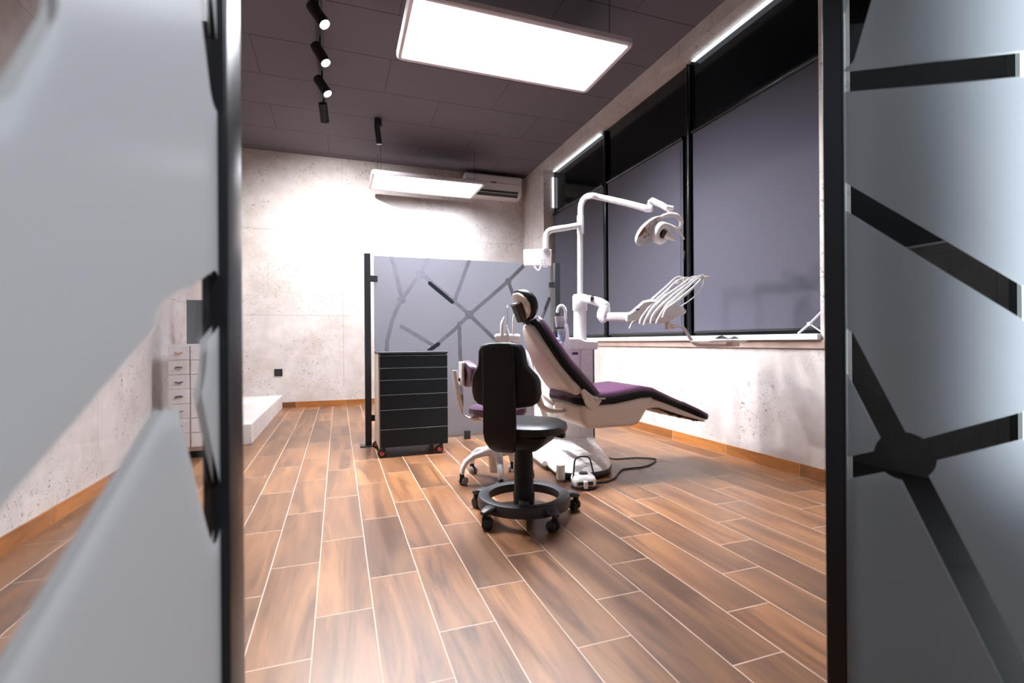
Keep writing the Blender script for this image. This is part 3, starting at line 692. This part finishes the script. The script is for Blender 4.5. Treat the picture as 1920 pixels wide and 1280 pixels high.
# legrest shell + film under it
bm = NB(); prism(bm, [(2.08, .578), (2.2, .575), (2.35, .522), (2.5, .464), (2.65, .402), (2.74, .366), (2.70, .362), (2.52, .412), (2.36, .462), (2.28, .49), (2.2, .49), (2.10, .455)], lambda p: Vector((p[0], YM - HWc + .05, p[1])), lambda p: Vector((p[0], YM + HWc - .05, p[1])))
obj('legrest_shell', bm, m_cream, t, bevel=.008)
bm = NB(); g = []
for i in range(30):
    row = []
    for j in range(13):
        q = i / 29; x = 2.26 + q * .47; z = .488 - q * .128 - .016 * math.sin(q * PI); y = YM + (j / 12 - .5) * (2 * HWc - .06 - .05 * q)
        row.append(bm.verts.new((x, y, z - .006 + .016 * noise.noise(Vector((x * 18, y * 18, 0))) + .008 * noise.noise(Vector((x * 55, y * 55, 3))))))
    g.append(row)
for i in range(29):
    for j in range(12): bm.faces.new((g[i][j], g[i + 1][j], g[i + 1][j + 1], g[i][j + 1]))
o = obj('wrapping_film', bm, m_film, t, smooth=180); md = o.modifiers.new('s', 'SOLIDIFY'); md.thickness = .002
o['label'] = 'crumpled brown protective film left under the legrest'
# seat pan
bm = NB(); poly = [(1.60, .555), (1.63, .40), (1.66, .378), (1.72, .372), (2.04, .372), (2.085, .385), (2.11, .41), (2.235, .585), (2.08, .585), (1.95, .565), (1.85, .55)]
prism(bm, poly, lambda p: Vector((p[0], YM - HWc + .012, p[1])), lambda p: Vector((p[0], YM + HWc - .012, p[1])))
obj('seat_pan', bm, m_cream, t, bevel=.035, seg=4, smooth=60)
# lift column under the pan to the base plate
obj('mounting_bracket', bx(1.70, 2.0, YM + HWc - .02, 3.79, .40, .53), m_cream, t, bevel=.01)
# backrest shell: spine from hip to shoulders
p0 = Vector((1.665, YM, .60)); p1 = Vector((1.305, YM, 1.125))
def spine(q):
    c = p0.lerp(p1, q); tg = (p1 - p0).normalized(); n_ = Vector((-tg.z, 0, tg.x)) * -1     # towards the patient
    if n_.x < 0: n_ = -n_
    return c + n_ * (-.035 * math.sin(PI * min(q * 1.05, 1)) + .0), tg, n_
bm = NB(); rs = []
for q, w, h in ((-.06, .20, .012), (-.03, HWc - .035, .030), (.05, HWc - .02, .045), (.2, HWc - .02, .046), (.45, HWc - .055, .042), (.7, .155, .036), (.88, .11, .03), (.96, .085, .024), (1.0, .05, .012)):
    c, tg, n_ = spine(q); rs.append(rsec(c - n_ * .01, U, n_, w, h, h * .85, 5))
rings(bm, rs); obj('backrest_shell', bm, m_cream, t, smooth=60)
bm = NB(); rs = []; rs2 = []
for q, w, h in ((-.10, .20, .022), (-.06, HWc - .01, .034), (.05, HWc, .040), (.25, HWc - .005, .042), (.45, HWc - .035, .042), (.7, .178, .038), (.88, .135, .034), (.97, .11, .03), (1.02, .08, .022)):
    c, tg, n_ = spine(q); rs.append(rsec(c + n_ * .062, U, n_, w, h, h * .85, 5)); rs2.append(rsec(c + n_ * .040, U, n_, w + .004, h * .75, h * .6, 5))
rings(bm, rs); bc = obj('backrest_cushion', bm, m_purple, t, smooth=60)
bm = NB(); rings(bm, rs2); obj('cushion_border', bm, m_dpurple, bc, smooth=60)
# dark gap strip and bottom lip of the shell
c, tg, n_ = spine(-.055)
obj('hinge_cover', bx(-.02, .02, -.2, .2, -.012, .012, mat=Matrix.Translation(c - n_ * .03 + tg * -.01) @ Matrix.Rotation(-.6, 4, 'Y')), m_black, t, bevel=.004)
# hip brackets each side
for s in (-1, 1):
    y = YM + s * (HWc - .002)
    bm = NB(); prism(bm, [(1.60, .655), (1.625, .665), (1.69, .615), (1.75, .592), (1.765, .575), (1.73, .53), (1.68, .51), (1.63, .56)], lambda p: Vector((p[0], y - .012, p[1])), lambda p: Vector((p[0], y + .012, p[1])))
    br = obj('hip_bracket', bm, m_cream, t, bevel=.006)
    obj('pivot_cap', lt([(.001, -.016), (.018, -.016), (.02, -.013), (.02, .013), (.018, .016), (.001, .016)], mat=Matrix.Translation((1.675, y, .60)) @ Matrix.Rotation(PI / 2, 4, 'X')), m_cream, br)
obj('release_lever', bx(1.70, 1.79, YM - HWc - .02, YM - HWc + .03, .583, .596), m_metal, t, bevel=.004)
# armrest on the far side
bm = NB(); tube(bm, [D(1018, 722, 3.95), D(1022, 742, 3.92), D(1040, 757, 3.9)], .022, smooth=5); obj('armrest_strut', bm, m_cream, t)
bm = NB(); tube(bm, [D(1004, 735, 3.62), D(1012, 757, 3.62), D(1030, 769, 3.66), D(1058, 771, 3.72)], .020, smooth=5); obj('armrest', bm, m_cream, t)
# headrest
hc = Vector((1.262, YM, 1.262)); tg = Vector((-.38, 0, .925)).normalized(); n_ = Vector((tg.z, 0, -tg.x))
bm = NB(); rs = []
for q in (-.118, -.113, -.10, -.08, -.05, -.02, .02, .05, .08, .10, .113, .118):
    e = max(1 - (q / .12) ** 2, .02) ** .38
    rs.append(rsec(hc + tg * q + n_ * (.045 - 2.6 * q * q), U, n_, .135 * e, .038 * e, .034 * e, 5))
rings(bm, rs); hr = obj('headrest', bm, m_bvinyl, t, smooth=60)
bm = NB(); rs = []
for q in (-.10, -.095, -.08, -.05, 0, .05, .08, .095, .10):
    e = max(1 - (q / .103) ** 2, .03) ** .4
    rs.append(rsec(hc + tg * q + n_ * (.008 - 2.6 * q * q), U, n_, .122 * e, .016 * e, .014 * e, 4))
rings(bm, rs); obj('headrest_plate', bm, m_cream, hr, smooth=60)
mm = Matrix((( n_.x, U.x, tg.x, 0), (n_.y, U.y, tg.y, 0), (n_.z, U.z, tg.z, 0), (0, 0, 0, 1)))
mb = Matrix.Translation(hc - n_ * .045 - tg * .035) @ mm
obj('headrest_bracket', bx(-.022, .03, -.045, .045, -.075, .065, mat=mb), m_dmetal, hr, bevel=.006)
obj('bracket_cap', bx(-.028, .02, -.05, .05, .055, .072, mat=mb), m_metal, hr, bevel=.004)
bm = NB(); 
for s in (-.028, .028): tube(bm, [hc - n_ * .03 - tg * .10 + U * s, Vector((1.315, YM + s, 1.13))], .010)
tube(bm, [hc - n_ * .03 - tg * .10 - U * .03, hc - n_ * .03 - tg * .10 + U * .03], .012)
obj('headrest_post', bm, m_black, t)

# ------------------------------------------------------------------ dental unit (base, cabinet, column, arms)
t = thing('dental_unit', 'white dental unit with column, arms, cuspidor and floor base', 'dental unit', (1.9, 3.7, 0))
# moulded base
def baseline(s, z, lift=0):
    c = Vector((1.79, 3.60, 0)); out = []
    P = [(1.50, 3.30), (1.56, 3.19), (1.70, 3.15), (1.84, 3.17), (1.93, 3.25), (2.02, 3.40), (2.10, 3.70), (2.12, 4.00), (2.08, 4.12), (1.9, 4.15), (1.66, 4.14), (1.60, 4.06), (1.55, 3.7)]
    P = catmull([Vector((a, b, 0)) for a, b in P + P[:1]], 4)[:-1]
    return [Vector((c.x + (p.x - c.x) * s, c.y + (p.y - c.y) * s, z)) for p in P]
bm = NB(); rings(bm, [baseline(.97, .012), baseline(1.0, .02), baseline(1.0, .035), baseline(.985, .05)]); obj('base_trim', bm, m_bgrey, t)
def base_up(z, s, gx, gy, q):   # blend outline towards the cabinet footprint
    o = baseline(s, z); out = []
    for p in o:
        tx = min(max(p.x, 1.68), 2.09); ty = min(max(p.y, 3.81), 4.12)
        out.append(Vector((p.x + (tx - p.x) * q, p.y + (ty - p.y) * q, z)))
    return out
bm = NB(); rings(bm, [base_up(.035, 1.0, 0, 0, 0), base_up(.075, .99, 0, 0, .05), base_up(.105, .96, 0, 0, .22), base_up(.128, .93, 0, 0, .48), base_up(.145, .92, 0, 0, .75), base_up(.175, .92, 0, 0, .98)])
obj('base', bm, m_white, t, smooth=70)
obj('base_rail', tb([Vector((1.50, 3.50, .055)), Vector((1.53, 3.9, .06))], .022), m_white, t)
p = onZ(1061, 893, 0.0); p = Vector((1.50, 3.215, 0))
bm = NB(); lathe(bm, [(.022, 0), (.032, .01), (.032, .10), (.028, .112)], c=p); obj('foot_stop', bm, m_cream, t, bevel=0)
# cabinet
X0, X1, Y0, Y1 = 1.66, 2.11, 3.80, 4.12
obj('cabinet', bx(X0, X1, Y0, Y1, .15, .93), m_white, t, bevel=.012, seg=3)
obj('front_panel', bx(X0 + .01, 1.955, Y0 - .008, Y0, .165, .925), m_white, t, bevel=.004)
obj('front_panel', bx(1.968, 2.085, Y0 - .008, Y0, .165, .925), m_white, t, bevel=.004)
obj('vent_slot', bx(2.088, 2.096, Y0 - .004, Y0 + .002, .17, .925), m_black, t)
pl = obj('name_badge', bx(1.885, 1.94, Y0 - .011, Y0 - .008, .882, .905), m_purl, t)
# top
bm = NB(); prism(bm, [(1.64, .925), (2.125, .925), (2.13, 1.0), (2.0, 1.005), (1.95, 1.03), (1.76, 1.03), (1.66, .99), (1.64, .97)], lambda p: Vector((p[0], Y0 - .03, p[1])), lambda p: Vector((p[0], Y1 + .02, p[1])))
obj('top_cover', bm, m_white, t, bevel=.014, seg=3)
dp = 4.36
def dd(x, y, d=dp): return D(x, y, d)
bm = NB(); tube(bm, [dd(1087.5, 655), dd(1087.5, 575)], .057, seg=24); obj('lower_column', bm, m_white, t)
bm = NB(); tube(bm, [dd(1087.5, 583), dd(1087.5, 581), dd(1087.5, 556), dd(1087.5, 552)], [.058, .066, .066, .058], seg=24); obj('column_collar', bm, m_white, t)
bm = NB(); tube(bm, [dd(1088, 556), dd(1088, 430)], .025, seg=20); obj('upper_column', bm, m_white, t)
bm = NB(); tube(bm, [dd(1088.5, 438), dd(1088.5, 404)], .031, seg=20); obj('column_sleeve', bm, m_white, t)
# light arm: one tube with a bend
bm = NB(); tube(bm, [dd(1089, 408), dd(1089, 392), dd(1091, 380), dd(1098, 370), dd(1110, 367, 4.2), dd(1125, 370, 4.18), dd(1170, 380, 4.08), dd(1213, 391, 3.98)], [.026] * 4 + [.026, .025, .026, .027], seg=18, smooth=4)
arm = obj('light_arm', bm, m_white, t)
bm = NB(); tube(bm, [dd(1210, 391, 3.98), dd(1222, 391, 3.96)], .03, seg=16); tube(bm, [dd(1219, 396, 3.97), dd(1219, 380, 3.97)], .022, seg=16); obj('elbow', bm, m_white, arm)
bm = NB(); tube(bm, [dd(1218, 380, 3.97), dd(1222, 376, 3.96), dd(1240, 384, 3.92), dd(1257, 394, 3.88)], [.022, .026, .024, .022], seg=16); obj('light_forearm', bm, m_white, t)
bm = NB(); tube(bm, [dd(1248, 390, 3.88), dd(1250, 389, 3.87), dd(1261, 391, 3.86), dd(1263, 392, 3.86)], [.014, .022, .022, .014], seg=16); tube(bm, [dd(1256, 392, 3.87), dd(1254, 406, 3.87)], .014); obj('lamp_joint', bm, m_white, t)
tagr = obj('joint_marker', tb([dd(1251, 401, 3.85), dd(1253, 401, 3.85)], .008), m_red, t)
# operating lamp head
lc = dd(1218, 432, 3.86); ax = (dd(1243, 412, 3.86) - dd(1200, 452, 3.86)).normalized()
toc = (CAM - lc).normalized(); nn = (toc * .62 + Vector((0, 0, -.55)) - ax * .1); nn = (nn - ax * nn.dot(ax)).normalized(); bb = ax.cross(nn)
ml = Matrix(((ax.x, bb.x, nn.x, lc.x), (ax.y, bb.y, nn.y, lc.y), (ax.z, bb.z, nn.z, lc.z), (0, 0, 0, 1)))
bm = NB(); A_, B_ = .150, .078
def ell(s, z, n=36): return [ml @ Vector((A_ * s * math.cos(a), B_ * s * math.sin(a), z)) for a in [2 * PI * k_ / n for k_ in range(n)]]
rings(bm, [ell(.35, -.055), ell(.7, -.045), ell(.93, -.015), ell(1.0, .012), ell(.97, .018), ell(.92, .012), ell(.85, -.004), ell(.55, -.028), ell(.2, -.034)])
lamp = obj('lamp_head', bm, m_white, t, smooth=50)
for i in range(9):
    a = random.uniform(-.10, .03); b = random.uniform(-.03, .035)
    obj('reflector_facet', lt([(.001, .004), (.006, 0)], c=(a, b, -.012), seg=8, mat=ml), m_bgrey, lamp)
bm = NB(); vsx = [Vector((-.125, -.028, -.002)), Vector((-.07, -.062, -.002)), Vector((-.02, -.055, -.012)), Vector((-.005, -.02, -.018)), Vector((-.06, -.008, -.018))]
prism(bm, vsx, lambda p: ml @ p, lambda p: ml @ (p + Vector((0, 0, .004)))); obj('painted_reflection', bm, m_woodrefl, lamp)  # brown patch in the dish, coloured as a reflection of the wood floor
bc_ = dd(1240, 437, 3.83); 
bm = NB(); rs = []
dirn = (CAM - bc_).normalized() * .8 + Vector((.5, 0, -.1)); dirn.normalize()
uu, vv = frame_of(dirn)
for o_, r_ in ((-.08, .02), (-.06, .06), (-.02, .080), (.015, .080), (.03, .070), (.035, .055), (.02, .03), (.0, .022)):
    rs.append([bc_ + dirn * o_ + (uu * math.cos(a) * .85 + vv * math.sin(a) * 1.1) * r_ for a in [2 * PI * k_ / 28 for k_ in range(28)]])
rings(bm, rs); bh = obj('bulb_housing', bm, m_white, lamp, smooth=50)
bm = NB(); rings(bm, [[bc_ + dirn * o_ + (uu * math.cos(a) * .8 + vv * math.sin(a) * 1.2) * r_ for a in [2 * PI * k_ / 20 for k_ in range(20)]] for o_, r_ in ((.0, .026), (.037, .026), (.04, .02))]); obj('bulb', bm, m_dmetal, bh)
bm = NB(); tube(bm, [dd(1233, 414, 3.85), dd(1243, 406, 3.84), dd(1258, 402, 3.83), dd(1270, 405, 3.82), dd(1277, 414, 3.82), dd(1276, 424, 3.82), dd(1270, 429, 3.83)], [.012, .018, .018, .019, .018, .015, .012], smooth=5); obj('lamp_yoke', bm, m_white, lamp)
bm = NB(); tube(bm, [dd(1245, 420, 3.80), dd(1258, 424, 3.79), dd(1270, 431, 3.78), dd(1278, 441, 3.78), dd(1282, 449, 3.78)], [.016, .015, .014, .010, .009], smooth=5); obj('lamp_handle', bm, m_white, lamp)
bm = NB(); tube(bm, [dd(1250, 440, 3.82), dd(1260, 446, 3.80), dd(1268, 452, 3.80)], [.035, .02, .004], seg=12); obj('handle_tip', bm, m_white, lamp)
# monitor arm + monitor seen from behind
bm = NB(); tube(bm, [dd(1088, 422), dd(1060, 427, 4.24), dd(1035, 431, 4.26), dd(1026, 437, 4.27), dd(1023.5, 448, 4.27), dd(1023.5, 466, 4.27)], .026, seg=18, smooth=5); obj('monitor_arm', bm, m_white, t)
mo = thing('monitor', 'white flat screen seen from behind, held on the unit column arm', 'monitor', D(1008, 498, 4.3))
a, b = D(982, 467.5, 4.27), D(1034, 498, 4.27)
vr = Vector((R[0][0], R[0][1], 0)).normalized(); fr = Vector((R[2][0], R[2][1], 0)).normalized()
cm = (a + b) / 2; hwm = 52 / FPX * 4.27 / 2; hhm = 31 / FPX * 4.27 / 2
mmn = Matrix(((vr.x, fr.x, 0, cm.x), (vr.y, fr.y, 0, cm.y), (0, 0, 1, cm.z), (0, 0, 0, 1)))
obj('case', bx(-hwm, hwm, .0, .035, -hhm, hhm, mat=mmn), m_white, mo, bevel=.006)
obj('display', bx(-hwm + .01, hwm - .01, .035, .037, -hhm + .01, hhm - .01, mat=mmn), m_dblack, mo)
bm = NB()
for i in (0, 1):
    for j in (0, 1): lathe(bm, [(.001, -.002), (.004, 0)], c=(0, 0, 0), seg=8, mat=mmn @ Matrix.Translation((hwm * (.32 + .2 * i), -.001, -hhm * (.35 + .35 * j))) @ Matrix.Rotation(PI / 2, 4, 'X'))
obj('vent_holes', bm, m_bgrey, mo)
obj('port', bx(hwm * .35, hwm * .75, .0, .03, -hhm - .012, -hhm, mat=mmn), m_whitep, mo)
bm = NB(); tube(bm, [D(1001, 497, 4.28), D(1004, 503, 4.27), D(1009, 507, 4.27), D(1013, 503, 4.27), D(1014, 496, 4.28)], .007, smooth=4); obj('cable', bm, m_white, mo)
# delivery arm
bm = NB(); tube(bm, [dd(1094, 560), dd(1108, 562, 4.15), dd(1125, 567, 4.08), dd(1137, 574, 4.02)], [.034, .036, .038, .036], seg=16, smooth=3); a1 = obj('delivery_arm', bm, m_white, t)
bm = NB(); tube(bm, [D(1110, 565, 4.10), D(1111, 553, 4.10)], .014); tube(bm, [D(1107, 558, 4.09), D(1113, 559, 4.09)], .017); obj('arm_knob', bm, m_bgrey, a1)
bm = NB(); tube(bm, [D(1136, 572, 4.0), D(1136, 578, 4.0), D(1136, 594, 4.0), D(1136, 598, 4.0)], [.03, .036, .036, .028], seg=20); tube(bm, [D(1130, 578, 4.02), D(1127, 592, 4.02), D(1134, 602, 4.0)], [.03, .036, .03], seg=16, smooth=3); obj('arm_elbow', bm, m_white, t)
bm = NB(); rings(bm, [rsec(D(x, 594, d), Vector((0, 0, 1)), fr, h, .03, .015) for x, d, h in ((1134, 4.0, .030), (1142, 3.98, .034), (1175, 3.92, .035), (1196, 3.9, .035))]); obj('tray_arm', bm, m_white, t)
# instrument tray
bm = NB(); k7 = lambda x, y: (1080 + x / 6.857, 480 + y / 6.857)
P_ = [k7(*q) for q in [(640, 850), (640, 735), (700, 715), (860, 575), (960, 555), (1240, 585), (1385, 655), (1408, 715), (1300, 775), (1240, 838), (1150, 850)]]
prism(bm, P_, lambda p: D(p[0], p[1], 3.76), lambda p: D(p[0], p[1] , 4.00))
tr = obj('instrument_tray', bm, m_white, t, bevel=.018, seg=3, smooth=50)
bm = NB(); P_ = [k7(*q) for q in [(640, 838), (1160, 838), (1150, 862), (680, 858)]]
prism(bm, P_, lambda p: D(p[0], p[1], 3.75), lambda p: D(p[0], p[1], 3.98)); obj('tray_underside', bm, m_cream, tr)
obj('tray_badge', bx(-.012, .012, -.002, .002, -.006, .006, mat=Matrix.Translation(D(*k7(790, 685), 3.745)) @ Matrix.Rotation(-.35, 4, 'Z')), m_purl, tr)
bm = NB(); tube(bm, [D(*k7(1150, 775), 3.74), D(*k7(1250, 770), 3.73), D(*k7(1390, 730), 3.73), D(*k7(1400, 690), 3.74)], [.006, .009, .009, .006], smooth=3); obj('tray_handle', bm, m_white, tr)
hoses = [
 [(685, 930), (730, 845), (785, 815), (870, 685), (960, 570), (1150, 400), (1270, 290), (1340, 268), (1400, 285), (1380, 330)],
 [(820, 868), (835, 805), (950, 645), (1050, 555), (1180, 430), (1290, 325), (1380, 285), (1450, 280), (1460, 330)],
 [(870, 885), (895, 815), (985, 660), (1150, 515), (1370, 360), (1450, 290), (1520, 262), (1560, 280)],
 [(955, 865), (985, 765), (1085, 640), (1250, 500), (1450, 345), (1540, 275), (1600, 250), (1640, 240)],
 [(1025, 868), (1070, 780), (1175, 620), (1320, 500), (1480, 360), (1590, 270), (1640, 262), (1600, 330)],
 [(1110, 790), (1165, 675), (1290, 590), (1420, 480), (1540, 370), (1600, 300), (1590, 262)]]
for i, h in enumerate(hoses):
    dep = [3.74 - .012 * i + .035 * min(j, 5) / 2 for j in range(len(h))]
    pt = [D(*k7(*q), d) for q, d in zip(h, dep)]
    rr = [.005, .008, .010, .010, .009] + [.0075] * (len(h) - 5)
    ho = obj('instrument_whip', tb(pt, rr, seg=10, smooth=4), m_white, t)
    obj('handpiece', tb([pt[0] * .0 + pt[1], pt[2].lerp(pt[1], .2), pt[3], pt[3].lerp(pt[4], .6)], [.006, .011, .013, .010], seg=12), m_white, ho)
bm = NB(); tube(bm, [D(*k7(*q), 3.80) for q in [(1350, 640), (1430, 590), (1520, 520), (1600, 420), (1638, 340), (1640, 290)]], .004, seg=8, smooth=4); obj('suction_hose', bm, m_white, t)
for i, (a, b) in enumerate((((1290, 330), (1370, 330)), ((1380, 320), (1460, 305)), ((1480, 300), (1560, 275)), ((1590, 275), (1710, 268)))):
    obj('whip_joint', tb([D(*k7(*a), 3.83), D(*k7(*b), 3.83)], [.016, .009], seg=10), m_cream, t)
# tray-table arm and side tray
bm = NB(); tube(bm, [D(1252, 600, 3.84), D(1252, 606, 3.84)], .016); box(bm, -.022, .022, -.02, .02, -.026, .018, mat=Matrix.Translation(D(1254, 611, 3.84))); tube(bm, [D(1254, 611, 3.84), D(1268, 612, 3.82)], [.022, .016]); sa = obj('bracket', bm, m_cream, t, bevel=.003)
bm = NB(); tube(bm, [D(1264, 612, 3.82), D(1277, 612, 3.80), D(1284, 618, 3.79), D(1296, 637, 3.76), D(1304, 645, 3.74), D(1318, 647, 3.72), D(1372, 647, 3.62)], .0125, seg=14, smooth=4); obj('side_tray_arm', bm, m_white, t)
a = D(1346, 640.5, 3.62)
ms = Matrix.Translation(a) @ Matrix.Rotation(-.05, 4, 'Z')
bm = NB(); rings(bm, [rsec(ms @ Vector((0, 0, z)), Vector((1, 0, 0)), Vector((0, 1, 0)), w, d, .03) for z, w, d in ((-.004, .155, .105), (.004, .17, .12), (.010, .17, .12), (.006, .16, .11))])
st_ = obj('side_tray', bm, m_white, t)
obj('tray_clip', bx(-.02, .05, -.08, -.02, -.035, -.004, mat=ms @ Matrix.Translation((.06, -.02, 0))), m_cream, st_, bevel=.003)
# cuspidor: gooseneck, cup, bowl
bm = NB(); tube(bm, [dd(1060, 612, 4.12), dd(1060.5, 590, 4.12), dd(1060, 581, 4.12), dd(1056, 574, 4.12), dd(1051, 573, 4.12), dd(1046.5, 577, 4.12), dd(1045, 586, 4.12)], .012, seg=14, smooth=5); obj('cup_filler', bm, m_white, t)
bm = NB(); tube(bm, [dd(1061, 655, 4.12), dd(1061, 625, 4.12), dd(1060.5, 607, 4.12)], [.035, .026, .018], seg=16); obj('filler_base', bm, m_white, t)
p = dd(1048.5, 613.5, 4.12)
cup = thing('paper_cup', 'white paper cup under the curved cup filler of the unit', 'cup', p)
obj('cup_body', lt([(.026, 0), (.028, .003), (.037, .090), (.039, .092), (.036, .090), (.026, .006)], c=p), m_paper, cup)
bm = NB(); lathe(bm, [(.03, -.012), (.045, -.012), (.047, -.002), (.044, -.001)], c=p); obj('cup_stand', bm, m_brubber, t)
tube(bm2 := NB(), [p - Z1 * .012, dd(1052, 640, 4.12)], .02); obj('cup_stand_stem', bm2, m_white, t)
pc = dd(1041, 640, 4.05)
bm = NB(); lathe(bm, [(.03, -.03), (.07, -.01), (.082, .035), (.086, .075), (.083, .075), (.078, .035), (.064, -.004), (.02, -.02)], c=pc); obj('spittoon_bowl', bm, m_blueglass, t)
bm = NB(); lathe(bm, [(.02, -.09), (.04, -.05), (.075, -.012), (.06, -.012), (.03, -.03)], c=pc); obj('bowl_base', bm, m_white, t)
# assistant instrument holder + arm
bm = NB(); rings(bm, [rsec(D(x, 633, 3.86), Vector((0, 0, 1)), fr, h, .03, .018) for x, h in ((928, .020), (931, .030), (950, .031), (972, .030), (975, .020))]); ah = obj('assistant_holder', bm, m_white, t)
for (x, y0_, y1_, xr, r_) in ((941, 650, 594, 946, .011), (951, 650, 609, 951, .010), (962, 646, 585, 966, .006)):
    r_ *= 1.35
    obj('suction_handle', tb([D(x, y0_, 3.84), D(x + .5, 633, 3.84), D(x + .5, y1_ + 14, 3.84), D(xr - 1, y1_ + 4, 3.84), D(xr + 1, y1_, 3.84)], [r_ * .7, r_, r_ * 1.05, r_ * .7, r_ * .6], smooth=3, seg=10), m_white, t)
obj('probe', tb([D(951, 609, 3.84), D(952, 574, 3.84)], .0018, seg=6), m_metal, t)
obj('probe_tip', tb([D(952, 577, 3.84), D(952, 572, 3.84)], [.008, .006], seg=10), m_white, t)
bm = NB(); tube(bm, [D(958, 640, 3.88), D(972, 652, 3.88), D(986, 664, 3.86), D(994, 690, 3.84), D(1003, 720, 3.84), D(1012, 750, 3.86), D(1030, 800, 3.95)], .022, smooth=4); obj('assistant_arm', bm, m_white, t)

# papers on the side tray
tz = a.z + .0075
tag(obj('paper_sheet', bx(-.14, .10, -.085, .075, 0, .0025, mat=Matrix.Translation((a.x, a.y, tz + .003)) @ Matrix.Rotation(.25, 4, 'Z')), m_paper), 'white leaflet lying flat on the side tray', 'paper')
bm = NB(); g = []
for i in range(13):
    x = -.13 + .26 * i / 12; z = .006 + .030 * math.exp(-((x + .03) / .05) ** 2) + .026 * math.exp(-((x - .09) / .03) ** 2)
    g.append([bm.verts.new(Matrix.Translation((a.x + .0, a.y - .0, tz + .004)) @ Vector((x, y, z))) for y in (-.07, .07)])
for u_, v_ in zip(g, g[1:]): bm.faces.new((u_[0], v_[0], v_[1], u_[1]))
o = obj('paper_pouch', bm, m_paper, smooth=180); md = o.modifiers.new('s', 'SOLIDIFY'); md.thickness = .002
tag(o, 'curled pale instrument pouch on top of the leaflet on the side tray', 'paper')

# foot pedal
pp = onZ(1094, 912, 0); 
t = thing('foot_pedal', 'white foot control with black carrying hoop on the floor', 'foot pedal', (pp.x, pp.y, 0))
Rz = Matrix.Translation((pp.x, pp.y, 0)) @ Matrix.Rotation(-.2, 4, 'Z')
bm = NB(); lathe(bm, [(.08, 0), (.092, .004), (.092, .018), (.08, .024)], mat=Rz, sx=.95, sy=1.0); obj('base', bm, m_bgrey, t)
bm = NB(); rings(bm, [rsec(Rz @ Vector((0, 0, z)), Rz.to_3x3() @ Vector((1, 0, 0)), Rz.to_3x3() @ Vector((0, 1, 0)), w, d, .035) for z, w, d in ((.02, .072, .075), (.05, .078, .078), (.075, .072, .07), (.088, .055, .055), (.09, .03, .03))]); obj('housing', bm, m_white, t)
bm = NB(); rings(bm, [rsec(Rz @ Vector((0, 0, z)), Rz.to_3x3() @ Vector((1, 0, 0)), Rz.to_3x3() @ Vector((0, 1, 0)), w, d, .02) for z, w, d in ((.088, .032, .03), (.098, .028, .026), (.10, .018, .016))]); obj('button', bm, m_bgrey, t)
bm = NB(); box(bm, -.06, .045, -.082, -.074, .03, .055, mat=Rz); obj('vent_band', bm, m_black, t, bevel=.003)
bm = NB(); box(bm, -.022, .004, -.10, -.07, .012, .062, mat=Rz); obj('rocker', bm, m_white, t, bevel=.004)
bm = NB(); tube(bm, [Rz @ Vector(v) for v in ((-.072, -.0, .06), (-.066, 0, .13), (-.058, 0, .185), (-.03, 0, .205), (.015, 0, .205), (.045, 0, .19), (.062, 0, .13), (.076, -.02, .05))], .0055, smooth=4); obj('carry_hoop', bm, m_brubber, t)
cord = [(1112, 905), (1135, 903), (1152, 896), (1160, 886), (1170, 879), (1205, 875), (1224, 868), (1230, 862), (1222, 859), (1190, 858), (1150, 860), (1135, 852), (1125, 842)]
bm = NB(); tube(bm, [onZ(x, y, .006) + Vector((0, 0, 0)) for x, y in cord], .0055, seg=8, smooth=5); tag(obj('pedal_cord', bm, m_brubber), 'black cord looping over the floor from the foot control', 'cord')

# wire stand on the sill
ws = [onX(1497, 624, 3.25), onX(1518, 607, 3.25), onX(1544, 581, 3.25), onX(1543, 621, 3.25)]
ws[0].z = 1.045; ws[3].z = 1.045
t = thing('wire_stand', 'folded white wire stand in the corner of the window sill', 'stand', (3.25, ws[1].y, 1.04))
obj('leg', tb([ws[0], ws[1], ws[1].lerp(ws[2], .5), ws[2]], .0085), m_white, t)
obj('leg', tb([ws[1], ws[3]], .005), m_white, t)
obj('joint', tb([ws[1] + Vector((-.012, 0, 0)), ws[1] + Vector((.012, 0, 0))], .014), m_white, t)

# ------------------------------------------------------------------ world / view
wd = bpy.data.worlds.new('world'); sc.world = wd; wd.use_nodes = True
wd.node_tree.nodes['Background'].inputs[0].default_value = (.02, .025, .03, 1); wd.node_tree.nodes['Background'].inputs[1].default_value = .3
sc.view_settings.view_transform = 'Standard'; sc.view_settings.look = 'None'; sc.view_settings.gamma = 1; sc.view_settings.exposure = 0.0
sc.view_settings.use_curve_mapping = False
sc.cycles.use_denoising = True
sc.cycles.max_bounces = 10; sc.cycles.diffuse_bounces = 5; sc.cycles.glossy_bounces = 5; sc.cycles.transmission_bounces = 8; sc.cycles.transparent_max_bounces = 12
sc.cycles.sample_clamp_indirect = 6; sc.cycles.caustics_reflective = False; sc.cycles.caustics_refractive = False
